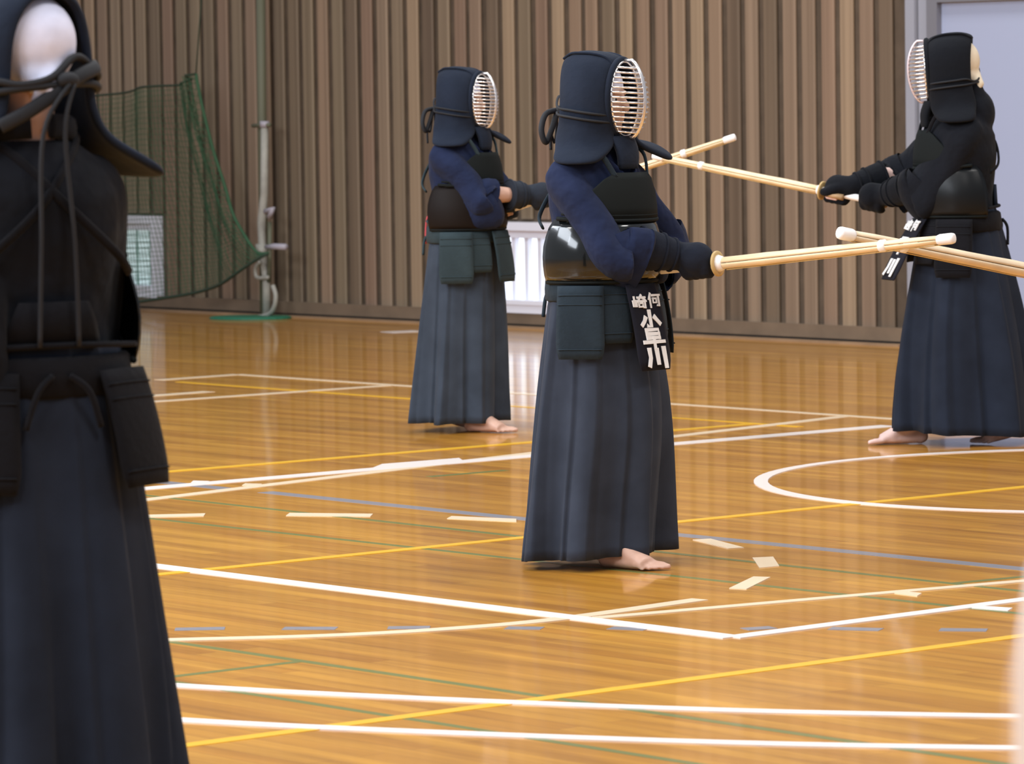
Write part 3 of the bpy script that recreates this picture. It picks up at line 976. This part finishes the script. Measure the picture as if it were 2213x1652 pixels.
    bm_obj('back_board', bm, c['pad'] if o.get('dark_board') else mt_hakama, sk)

    # --- waist armour: belt and hanging flaps
    tare = bpy.data.objects.new('waist_armour', None); link(tare); tare.parent = root; tare.empty_display_size = 0.05
    bm = bmesh.new()
    n = 48
    add_loft(bm, [[LN((aa * math.cos(2 * PI * k / n), bb * math.sin(2 * PI * k / n), z)) for k in range(n)] for z, aa, bb in ((0.855, .158, .200), (0.862, .165, .207), (0.895, .166, .207), (0.928, .163, .204), (0.935, .155, .197))])
    bm_obj('waist_belt', bm, c['pad'], tare)
    for s_ in (-0.35, 0.35):
        pts = [LN((-0.17, s_ * 0.05, 0.90)), LN((-0.182, s_ * 0.15, 0.87)), LN((-0.178, s_ * 0.22, 0.80))]
        tube_obj('belt_tie', catmull(pts, 5), 0.006, c['pad'], tare, 8)
    fl_t = o.get('flap_tilt', {})
    fp = o.get('flap_psi', 68)
    for key, psi, wd, ht, rad_off in (('small_r', -fp / 2, .115, .185, -0.004), ('small_l', fp / 2, .115, .185, -0.004), ('right', -fp, .158, .232, 0.012), ('left', fp, .158, .232, 0.012), ('front', o.get('front_psi', 0), .150, .278 if o.get('name_tag') else .232, 0.014)):
        ps = math.radians(psi)
        ctr = Vector((0.165 * math.cos(ps), 0.207 * math.sin(ps), 0))
        nrm = Vector((math.cos(ps) / 0.165, math.sin(ps) / 0.207, 0)).normalized()
        tilt = math.radians(fl_t.get(key, 9))
        nrm = Matrix.Rotation(math.radians(o.get('twist', {}).get(key, 0)), 3, 'Z') @ nrm
        tg = Vector((-nrm.y, nrm.x, 0))
        top = LN((ctr.x + nrm.x * rad_off, ctr.y + nrm.y * rad_off, 0.908))
        # local flap frame: X out, Y across, Z up
        zax = (Vector((0, 0, 1)) * math.cos(tilt) - nrm * math.sin(tilt))
        xax = (nrm * math.cos(tilt) + Vector((0, 0, 1)) * math.sin(tilt))
        Mf = Matrix((xax, tg, zax)).transposed().to_4x4(); Mf.translation = top
        bm = bmesh.new()
        rows = []
        nz = 10
        for i in range(nz + 1):
            t = i / nz
            v = -ht * t
            hw = wd / 2 * (0.94 + 0.06 * t)
            if t > 0.93: hw -= 0.010
            elif t > 0.85: hw -= 0.003
            ring = []
            th_ = 0.0065 * (1 - 0.45 * abs(2 * t - 1) ** 6)
            curv = lambda y_: -(y_ * y_) * 1.6
            ys = [hw * (-1 + 2 * k / 10) for k in range(11)]
            belly = 0.006 * math.sin(t * PI)
            for y_ in ys: ring.append(Vector((th_ * (1 - (abs(y_) / hw) ** 8 * .6) + (curv(y_) if key != 'front' else 0) + belly, y_, v)))
            for y_ in reversed(ys): ring.append(Vector((-th_ * (1 - (abs(y_) / hw) ** 8 * .6) + (curv(y_) if key != 'front' else 0) + belly, y_, v)))
            rows.append(ring)
        add_loft(bm, rows)
        f_ = bm_obj('flap', bm, c['zekken'] if (key == 'front' and o.get('name_tag')) else c['pad'], tare)
        f_.matrix_local = Mf
        if key == 'front' and o.get('name_tag'):
            f_['label'] = 'front flap in a dark name cover with white lettering'
            if o['name_tag'] == 'full':
                lay = [('saki', -.036, -.060, .058, .044, .0070), ('nani', .034, -.056, .052, .044, .0070), ('ko', 0, -.118, .084, .054, .0150), ('haya', 0, -.178, .092, .058, .0115), ('kawa', 0.004, -.240, .092, .056, .0175)]
            else:
                lay = [('saki', -.036, -.040, .058, .046, .0085), ('nani', .034, -.038, .052, .046, .0085), ('haya', 0, -.130, .092, .066, .016), ('kawa', 0.004, -.228, .092, .066, .020)]
            for ky, cx_, cz_, sx_, sz_, w_ in lay:
                stroke_mesh('character', ky, cx_, cz_, sx_, sz_, w_, 0.0132 + 0.002, f_)
        else:
            # stitched bands across the padding
            for zz in (0.03, 0.06, ht - 0.03):
                vb = [(-0.0 + 0.0066 + (-(y_ * y_) * 1.6 if key != 'front' else 0) + 0.006 * math.sin(zz / ht * PI) , y_, -zz) for y_ in [wd * 0.45 * (-1 + 2 * k / 8) for k in range(9)]]
                tube_obj('stitched_band', vb, 0.0022, c['pad'], f_, 5)

    # --- chest protector
    doo = bpy.data.objects.new('chest_protector', None); link(doo); doo.parent = root; doo.empty_display_size = 0.05
    def shell(name, rows, span, mat_, thick, par):
        bm = bmesh.new()
        grid = []
        n = 40
        for z, aa, bb, cx_, sp in rows:
            grid.append([bm.verts.new(LN((cx_ + aa * math.cos(t_), bb * math.sin(t_), z))) for t_ in [math.radians(-sp + 2 * sp * k / n) for k in range(n + 1)]])
        for i in range(len(grid) - 1):
            for k in range(n):
                bm.faces.new((grid[i][k], grid[i][k + 1], grid[i + 1][k + 1], grid[i + 1][k]))
        ob = bm_obj(name, bm, mat_, par)
        so = ob.modifiers.new('thick', 'SOLIDIFY'); so.thickness = thick; so.offset = 0
        return ob
    sp_ = 112
    shell('lower_shell', [(0.918, .180, .209, -.004, sp_), (0.94, .186, .216, -.004, sp_), (0.97, .190, .220, -.004, sp_), (1.0, .191, .221, -.004, sp_), (1.03, .188, .218, -.004, sp_), (1.06, .182, .211, -.004, sp_ - 1), (1.09, .173, .202, -.004, sp_ - 3), (1.115, .163, .192, -.004, sp_ - 8)], 0, mt_do, 0.006, doo)
    shell('chest_panel', [(1.108, .170, .198, -.004, 84), (1.15, .168, .198, -.004, 72), (1.20, .160, .196, -.004, 58), (1.24, .148, .186, -.004, 42), (1.26, .140, .176, -.004, 28)], 0, c['panel'], 0.012, doo)
    def arc_tube(name, z, aa, bb, sp, r, mat_, par, dz=0):
        pts = [LN((-.004 + aa * math.cos(t_), bb * math.sin(t_), z + dz * (abs(t_) / math.radians(sp)) ** 2)) for t_ in [math.radians(-sp + 2 * sp * k / 40) for k in range(41)]]
        return tube_obj(name, pts, r, mat_, par, 8)
    arc_tube('bottom_rim', 0.918, .178, .207, sp_, 0.0075, c['panel'], doo)
    arc_tube('panel_edge', 1.110, .172, .200, 96, 0.007, c['panel'], doo, 0.01)
    arc_tube('panel_edge', 1.126, .172, .200, 90, 0.004, c['panel'], doo, 0.008)
    for sg in (-1, 1):
        pts = [LN((0.125, sg * 0.085, 1.248)), LN((0.085, sg * 0.115, 1.325)), LN((0.0, sg * 0.11, 1.358)), LN((-0.10, sg * 0.06, 1.32)), LN((-0.155, -sg * 0.03, 1.22)), LN((-0.145, -sg * 0.13, 1.13)), LN((-0.10, -sg * 0.175, 1.09))]
        tube_obj('shoulder_cord', catmull(pts, 6), [(0.009, 0.005)] * 37, mt_pad, doo, 8)
    pts = [LN((-0.075, -0.195, 0.95)), LN((-0.14, -0.1, 0.955)), LN((-0.158, 0, 0.957)), LN((-0.14, 0.1, 0.955)), LN((-0.075, 0.195, 0.95))]
    tube_obj('waist_cord', catmull(pts, 6), 0.006, mt_pad, doo, 8)

    # --- helmet
    men = bpy.data.objects.new('face_helmet', None); link(men); men.parent = root; men.empty_display_size = 0.05
    T = [
        [(.085, 0, 1.617), (.06, 0, 1.630), (.02, 0, 1.640), (-.03, 0, 1.645), (-.075, 0, 1.645), (-.118, 0, 1.632)],
        [(.078, .05, 1.600), (.055, .055, 1.622), (.015, .065, 1.634), (-.03, .066, 1.637), (-.075, .062, 1.636), (-.114, .052, 1.620)],
        [(.075, .082, 1.558), (.06, .10, 1.575), (.02, .112, 1.588), (-.03, .112, 1.588), (-.075, .102, 1.586), (-.104, .084, 1.570)],
        [(.075, .095, 1.495), (.06, .113, 1.500), (.02, .128, 1.505), (-.03, .128, 1.505), (-.075, .115, 1.505), (-.098, .094, 1.505)],
        [(.08, .082, 1.432), (.062, .106, 1.430), (.02, .128, 1.430), (-.03, .130, 1.430), (-.075, .118, 1.430), (-.098, .096, 1.430)],
        [(.085, .05, 1.387), (.065, .090, 1.372), (.025, .134, 1.372), (-.02, .140, 1.372), (-.068, .130, 1.375), (-.095, .108, 1.380)],
        [(.092, .060, 1.347), (.078, .098, 1.338), (.035, .148, 1.338), (-.012, .158, 1.338), (-.058, .150, 1.344), (-.086, .130, 1.350)],
        [(.094, .115, 1.317), (.078, .150, 1.315), (.040, .182, 1.316), (.0, .192, 1.318), (-.042, .187, 1.322), (-.070, .166, 1.328)],
        [(.094, .165, 1.298), (.078, .195, 1.294), (.050, .220, 1.292), (.010, .230, 1.292), (-.030, .224, 1.296), (-.056, .202, 1.304)],
    ]
    nr, nc = len(T), len(T[0])
    bm = bmesh.new()
    grid = []
    rows_full = []
    for sg in (-1, 1):
        order = range(nr - 1, 0, -1) if sg == -1 else range(0, nr)
        for r_ in order:
            row = []
            for (x_, y_, z_) in T[r_]:
                fo_, fz_, fx_ = o.get('flap_L' if sg == 1 else 'flap_R', (0.0, 0.0, 0.0))
                q_ = smoothstep(5.0, 8, r_)
                if r_ < 5 and x_ < 0: x_ *= 0.87
                if sg == 1 and x_ > 0: z_ += o.get('roll_L', 0) * q_ * x_ / 0.09
                row.append(HD((x_ + fx_ * q_, sg * (y_ + fo_ * q_), z_ + fz_ * q_)))
            rows_full.append(row)
    for row in rows_full:
        grid.append([bm.verts.new(p) for p in row])
    for i in range(len(grid) - 1):
        for k in range(nc - 1):
            bm.faces.new((grid[i][k], grid[i + 1][k], grid[i + 1][k + 1], grid[i][k + 1]))
    hood = bm_obj('padded_hood', bm, c['hood'], men)
    so = hood.modifiers.new('thick', 'SOLIDIFY'); so.thickness = 0.020; so.offset = 0
    sb = hood.modifiers.new('sub', 'SUBSURF'); sb.levels = 2; sb.render_levels = 2
    # piping along the crown seam
    tube_obj('crown_seam', catmull([HD((T[1][k][0] * (1 if T[1][k][0] > 0 else 0.86), -T[1][k][1], T[1][k][2] + 0.006)) for k in range(nc)], 5), 0.0045, c['hood'], men, 6)
    tube_obj('crown_seam', catmull([HD((T[1][k][0] * (1 if T[1][k][0] > 0 else 0.86), T[1][k][1], T[1][k][2] + 0.006)) for k in range(nc)], 5), 0.0045, c['hood'], men, 6)
    # grille
    zc, hh, hwid, x0 = 1.495, 0.122, 0.092, 0.082
    def bulge(z):
        q = (z - zc) / hh
        return 0.074 * math.sqrt(max(0.0, 1 - 0.82 * q * q))
    rim = [HD((x0 + 0.004 * math.cos(t_), hwid * 1.03 * math.sin(t_), zc + hh * 1.03 * math.cos(t_)), True) for t_ in [2 * PI * k / 48 for k in range(48)]]
    bm = bmesh.new()
    add_tube(bm, rim + [rim[0], rim[1]], 0.0105, 8, caps=False)
    bm_obj('rim', bm, c['hood'], men)
    rim2 = [HD((x0 + 0.012, hwid * 0.97 * math.sin(t_), zc + hh * 0.97 * math.cos(t_)), True) for t_ in [2 * PI * k / 48 for k in range(48)]]
    bm = bmesh.new()
    add_tube(bm, rim2 + [rim2[0], rim2[1]], 0.004, 8, caps=False)
    bm_obj('grille_ring', bm, MAT['metal'], men)
    nb = 14
    for i in range(nb):
        z = zc + hh * 0.90 * (1 - 2 * (i + 0.5) / nb)
        q = (z - zc) / hh
        wd = hwid * math.sqrt(max(0, 1 - q * q)) * 0.99
        bl = bulge(z)
        pts = [HD((x0 + 0.006 + bl * math.cos(t_) ** 0.8, wd * math.sin(t_), z - 0.006 * math.cos(t_)), True) for t_ in [-PI / 2 + PI * k / 20 for k in range(21)]]
        tube_obj('grille_bar', pts, 0.0037, MAT['metal'], men, 6)
    vb = [HD((x0 + 0.010 + bulge(zc + hh * q), 0, zc + hh * q), True) for q in [-1 + 2 * k / 30 for k in range(31)]]
    vb = [HD((x0 + 0.008, 0, zc - hh), True)] + vb + [HD((x0 + 0.008, 0, zc + hh), True)]
    tube_obj('centre_bar', vb, [(0.0055, 0.0085)] * len(vb), MAT[o.get('bar_metal', 'metal')], men, 8, up=(1, 0, 0) if False else None)
    # throat guard
    bm = bmesh.new()
    rows = []
    for i in range(7):
        t = i / 6
        hw = 0.058 * (1 - 0.25 * t)
        zz = 1.378 - 0.105 * t
        xx = 0.102 + 0.012 * math.sin(t * PI) + 0.018 * t
        ys = [hw * (-1 + 2 * k / 8) for k in range(9)]
        rows.append([LN((xx + 0.008 - y_ * y_ * 5, y_, zz)) for y_ in ys] + [LN((xx - 0.008 - y_ * y_ * 5, y_, zz)) for y_ in reversed(ys)])
    add_loft(bm, rows)
    bm_obj('throat_guard', bm, c['hood'], men)
    # cords round the hood, knotted at the back
    cr_ = o.get('cord_r', 0.0042)
    for dz, tl in ((0.0, 0.0), (0.022, 0.03)):
        bx_ = o.get('cord_x', 0.93)
        ring = [(0.088, -.070, 1.42 + dz), (0.062, -.118, 1.425 + dz), (0.02, -.142, 1.432 + dz), (-.03, -.144, 1.44 + dz), (-.08, -.130, 1.447 + dz), (-.112, -.09, 1.455 + dz + tl * .3), (-.135, -.03, 1.455 + dz + tl), (-.138, .03, 1.452 + dz - tl * .2), (-.118, .09, 1.447 + dz - tl * .5), (-.08, .130, 1.440 + dz), (-.03, .144, 1.435 + dz), (0.02, .142, 1.43 + dz), (0.062, .118, 1.425 + dz), (0.088, .070, 1.42 + dz)]
        tube_obj('tie_cord', catmull([HD((p[0] * (bx_ if p[0] < 0 else 1), p[1], p[2]), True) for p in ring], 5), cr_, c['cord'], men, 8)
    if o.get('knot', True):
        bm = bmesh.new(); add_ball(bm, HD((-0.138, 0.0, 1.462), True), (0.018, 0.026, 0.017), 2, Rh)
        bm_obj('knot', bm, c['cord'], men)
    for sg in (-1, 1) if o.get('loops', True) or o.get('knot', True) else ():
        if not o.get('loops', True):
            pass
        lp = [(-.148, sg * .01, 1.462), (-.165, sg * .055, 1.45), (-.165, sg * .085, 1.40), (-.155, sg * .075, 1.36), (-.150, sg * .045, 1.40), (-.148, sg * .012, 1.455)]
        if o.get('loops', True): tube_obj('cord_loop', catmull([HD(p, True) for p in lp], 6), 0.0095, c['cord'], men, 8)
        tl_ = o.get('tail', 0.34)
        tp = [(-.150, sg * .006, 1.455), (-.162, sg * .022, 1.36), (-.170, sg * .034, 1.455 - tl_ * 0.6), (-.166, sg * .040, 1.455 - tl_)]
        tube_obj('cord_tail', catmull([HD(tp[0]), LN(tp[1]), LN(tp[2]), LN(tp[3])], 6), 0.0046, c['cord'], men, 8)

    if o.get('cross_cord'):
        cc = [(-.085, .125, 1.375), (-.112, .085, 1.40), (-.132, .03, 1.435), (-.138, -.03, 1.47), (-.118, -.085, 1.485), (-.085, -.118, 1.49)]
        tube_obj('cross_cord', catmull([HD(p, True) for p in cc], 6), [(0.014, 0.006)] * 31, c['cord'], men, 10)
    # --- padded gloves
    for side, sg in (('R', -1), ('L', 1)):
        sh, el, wr, g, h, up, out = arms[side]
        bm = bmesh.new()
        fd = (el - wr).normalized(); cf = o.get('cuff', 1.0)
        add_tube(bm, [wr + fd * -0.012, wr + fd * 0.02, wr + fd * 0.05 * cf, wr + fd * 0.10 * cf, wr + fd * 0.145 * cf, wr + fd * 0.15 * cf], [0.043, 0.049, 0.056, 0.064, 0.068, 0.063], 20)
        add_capsule(bm, wr, g + up * 0.026 + out * 0.010, 0.046, 0.049, 14)
        add_ball(bm, g + up * 0.022 + out * 0.018 + h * 0.005, 0.054, 3)
        for q in range(4):
            cc = g + h * (0.034 - 0.024 * q)
            add_tube(bm, [cc + (up * math.cos(a) + out * math.sin(a)) * (0.034 - 0.0006 * k_) for k_, a in enumerate([x_ * 0.46 for x_ in range(0, 9)])], [0.021, 0.021, 0.0205, 0.02, 0.019, 0.018, 0.017, 0.016, 0.014], 10)
        add_tube(bm, catmull([wr - out * 0.012, g + up * 0.022 - out * 0.028 - h * 0.01, g + h * 0.022 - out * 0.034 + up * 0.004, g + h * 0.052 - out * 0.026 - up * 0.002], 4), lerp_list([0.026, 0.023, 0.020, 0.015], 4), 10)
        kt = fused('padded_glove', bm, 0.006, c['glove'], root, 3)
        # palm leather, cuff edge and laces
        bm = bmesh.new()
        add_tube(bm, [g - h * 0.045 - out * 0.015 - up * 0.008, g + h * 0.03 - out * 0.020 - up * 0.004], [(0.014, 0.026), (0.014, 0.024)], 10)
        bm_obj('palm', bm, MAT['palm'], kt)
        axis = fd
        a1 = Vector((0, 0, 1)); a1 = (a1 - axis * a1.dot(axis)).normalized(); a2 = axis.cross(a1)
        for off, rr_ in ((0.142 * cf, 0.0685), (0.070 * cf, 0.0605), (0.030, 0.0525)):
            ring = [wr + axis * off + a1 * (rr_ * math.cos(2 * PI * k / 24)) + a2 * (rr_ * math.sin(2 * PI * k / 24)) for k in range(26)]
            bm = bmesh.new(); add_tube(bm, ring, 0.0045, 6, caps=False)
            bm_obj('cuff_band', bm, c['glove'], kt)
    if o.get('ribbon'):
        bm = bmesh.new()
        add_tube(bm, catmull([(-0.155, 0.0, 1.01), (-0.185, -0.02, 0.97), (-0.19, -0.03, 0.90), (-0.185, -0.035, 0.85)], 5), [(0.004, 0.018)] * 16, 8)
        bm_obj('ribbon', bm, MAT['red'], root)
    return root, M

# ---------------- cloth colours
NAVY = cloth('navy_cotton_jacket', (0.0115, 0.0175, 0.047), 0.03, 0.5, 8)
BLACKJ = cloth('blue_black_cotton_jacket', (0.0055, 0.0065, 0.010), 0.03, 0.4, 8)
HAKA = cloth('slate_indigo_skirt_cloth', (0.028, 0.035, 0.052), 0.03, 0.12, 30)
HAKA_B = cloth('faded_indigo_skirt_cloth', (0.036, 0.047, 0.066), 0.03, 0.12, 30)
HAKA_D = cloth('dark_indigo_skirt_cloth', (0.013, 0.018, 0.031), 0.03, 0.12, 30)
HOOD = cloth('indigo_quilted_hood', (0.011, 0.016, 0.029), 0.03, 0.2, 45)
HOODK = cloth('black_quilted_hood', (0.005, 0.006, 0.009), 0.03, 0.2, 45)
PAD = cloth('teal_black_quilted_pad', (0.016, 0.025, 0.034), 0.03, 0.2, 60)
PADB = cloth('grey_green_quilted_pad', (0.026, 0.040, 0.046), 0.03, 0.2, 60)
PADK = cloth('black_quilted_pad', (0.005, 0.005, 0.007), 0.03, 0.2, 60)
GLOVE = cloth('blue_black_glove_cloth', (0.011, 0.014, 0.024), 0.03, 0.25, 40)
GLOVEB = cloth('slate_glove_cloth', (0.020, 0.025, 0.036), 0.03, 0.25, 40)
CORD = mat('dark_cord', (0.0055, 0.0065, 0.010), 0.8)
ZEK = cloth('dark_name_cover_cloth', (0.010, 0.010, 0.016), 0.03, 0.1, 40)
DO_BLACK = mat('black_lacquer', (0.005, 0.006, 0.006), 0.14, spec=0.4, coat=0.45)
DO_BROWN = mat('dark_brown_lacquer', (0.009, 0.006, 0.005), 0.6, spec=0.12)
PANEL = mat('dark_green_grey_panel', (0.007, 0.009, 0.009), 0.8, spec=0.15)
DO_DULL = mat('worn_black_lacquer', (0.005, 0.006, 0.007), 0.35, spec=0.2)

def colors(**k):
    d = dict(jacket=NAVY, hakama=HAKA, pad=PAD, hood=HOOD, cord=CORD, glove=GLOVE, do=DO_BLACK, panel=PANEL, zekken=ZEK)
    d.update(k)
    return d

# ---- middle fighter, facing right and a little towards the camera
baseC = ground(1308, 1222)
dC = depth_of(baseC)
guardC = at_depth(1551, 570, dC - 0.20)
tipC = ray_at_dist(guardC, 2063, 515, 0.845, True)
dirC = (tipC - guardC).normalized()
buttC = guardC - dirC * 0.30
sword(buttC, tipC, 'pale bamboo practice sword with tan guard held level by the middle fighter', 'bamboo', 1.05)
person(dict(base=baseC, phi=-38, yaw=8, H=1.64, label='person in navy jacket and glossy black chest armour, white lettering on front waist flap',
            colors=colors(), sword=(buttC, tipC), feet=((0.10, -0.06, 0), (-0.16, 0.07, 0.03)), sleeve=0.40, front_psi=-8, flap_R=(-0.015, 0.0, 0.01), roll_L=-0.05, flap_L=(0.06, 0.05, 0.03),
            hem=dict(cx=-0.045, a=0.212, b=0.255, z_front=0.045, z_back=0.02), knee=0.03, name_tag='full', seed=1,
            flap_tilt={'front': 13, 'right': 5, 'left': 8}, tail=0.12))

# ---- fighter behind, facing right
baseB = ground(1012, 931)
dB = depth_of(baseB)
guardB = at_depth(1205, 420, dB - 0.12)
tipB = ray_at_dist(guardB, 1590, 296, 0.86, True)
dirB = (tipB - guardB).normalized()
buttB = guardB - dirB * 0.30
sword(buttB, tipB, 'pale bamboo practice sword rising to the right behind the middle fighter', 'bamboo', 1.0)
person(dict(base=baseB, phi=-29, yaw=3, H=1.64, label='person in navy jacket and grey-blue pleated skirt with caged helmet, standing behind the middle fighter',
            colors=colors(hakama=HAKA_B, pad=PADB, do=DO_BROWN, glove=GLOVEB), sword=(buttB, tipB), feet=((0.10, -0.07, 0), (-0.13, 0.07, 0.03)),
            sleeve=0.06, cuff=0.72, arm=(0.245, 0.25), roll_L=-0.05, flap_L=(0.05, 0.05, 0.035), flap_R=(-0.01, 0.0, 0.0), hem=dict(cx=-0.045, a=0.205, b=0.24, z_front=0.045, z_back=0.045), knee=0.0, seed=2, ribbon=True, tail=0.15,
            flap_tilt={'front': 9, 'right': 4, 'left': 9}))

# ---- opponent at the right, facing left and a little away
baseD = ground(2078, 958)
dD = depth_of(baseD)
guardD = at_depth(1777, 412, dD + 0.22)
tipD = ray_at_dist(guardD, 1411, 337, 0.86, False)
dirD = (tipD - guardD).normalized()
buttD = guardD - dirD * 0.30
sword(buttD, tipD, 'pale bamboo practice sword pointing left from the black-clad fighter at the right', 'bamboo', 1.0)
person(dict(base=baseD, phi=186, H=1.745, yaw=-14, front_psi=14, hunch=True, label='person in all-black jacket and dark skirt with caged helmet, facing left in a long stride',
            colors=colors(jacket=BLACKJ, hakama=HAKA_D, pad=PADK, hood=HOODK, glove=HOODK, do=DO_DULL), sword=(buttD, tipD), feet=((0.21, -0.02, 0), (-0.20, 0.08, 0.04)), bulk=1.10, arm=(0.262, 0.245), loops=False, knot=False, cord_x=0.84,
            sleeve=0.22, hem=dict(cx=-0.03, a=0.30, b=0.25, z_front=0.06, z_back=0.03), lean=0.06, seed=3, towel='towel_cream', skin='skin_pale', bar_metal='metal_pink',
            name_tag='short', flap_tilt={'front': 30, 'left': 6, 'right': 9, 'small_l': 16, 'small_r': 16}, tail=0.2))

# ---- near fighter at the left edge, seen from behind
baseA = ground(82, 1798)
person(dict(base=baseA, phi=118, yaw=18, cord_r=0.0075, cross_cord=True, loops=False, dark_board=True, sh_w=0.135, pole_y=0.1, arm=(0.29, 0.26), flap_psi=136, twist={'right': -4, 'left': 10}, H=1.74, label='person seen from behind at the left edge, dark armour, white towel showing inside helmet back',
            colors=colors(jacket=BLACKJ, hakama=HAKA_D, pad=PADK, hood=HOOD, glove=HOODK), grip=((0.36, -0.04, 1.0), (0.24, 0.03, 0.93)), feet=((0.12, -0.10, 0), (-0.16, 0.08, 0.04)),
            sleeve=0.3, flap_R=(0.055, -0.02, -0.02), flap_L=(0.04, -0.02, 0.0), hem=dict(cx=-0.02, a=0.25, b=0.262, z_front=0.05, z_back=0.03), seed=4, tail=0.5,
            flap_tilt={'right': 14, 'left': 10, 'front': 9}))

# ---- sword reaching in from the right, its holder stands outside the picture
gE = at_depth(1812, 503, 13.5)
bE = ray_at_dist(gE, 2440, 628, 1.16, False)
sword(bE, gE, 'weathered bamboo practice sword reaching in from the right edge, crossing the middle fighter\'s sword', 'bamboo_old', 1.25)

# ---- pale rail end right beside the camera
rp = at_depth(2262, 1400, 3.0); rp.z = 0
rail = empty('rail_end', rp, 'pale blurred rail end at the lower right edge, close to the camera', 'rail')
tube_obj('upright', [(0, 0, 0.0), (0, 0, 0.5), (0, 0, 1.10), tuple(right_h * 0.006 + Vector((0, 0, 1.17))), tuple(right_h * 0.02 + Vector((0, 0, 1.20)))], [0.030, 0.028, 0.022, 0.018, 0.010], MAT['pale_post'], rail, 16)
tube_obj('foot_plate', [(0, 0, 0.0), (0, 0, 0.006), (0, 0, 0.010)], [0.06, 0.06, 0.045], MAT['pale_post'], rail, 20)
tube_obj('cross_rail', [tuple(Vector((0, 0, 1.08))), tuple(right_h * 0.7 + Vector((0, 0, 1.08)))], 0.018, MAT['pale_post'], rail, 12)
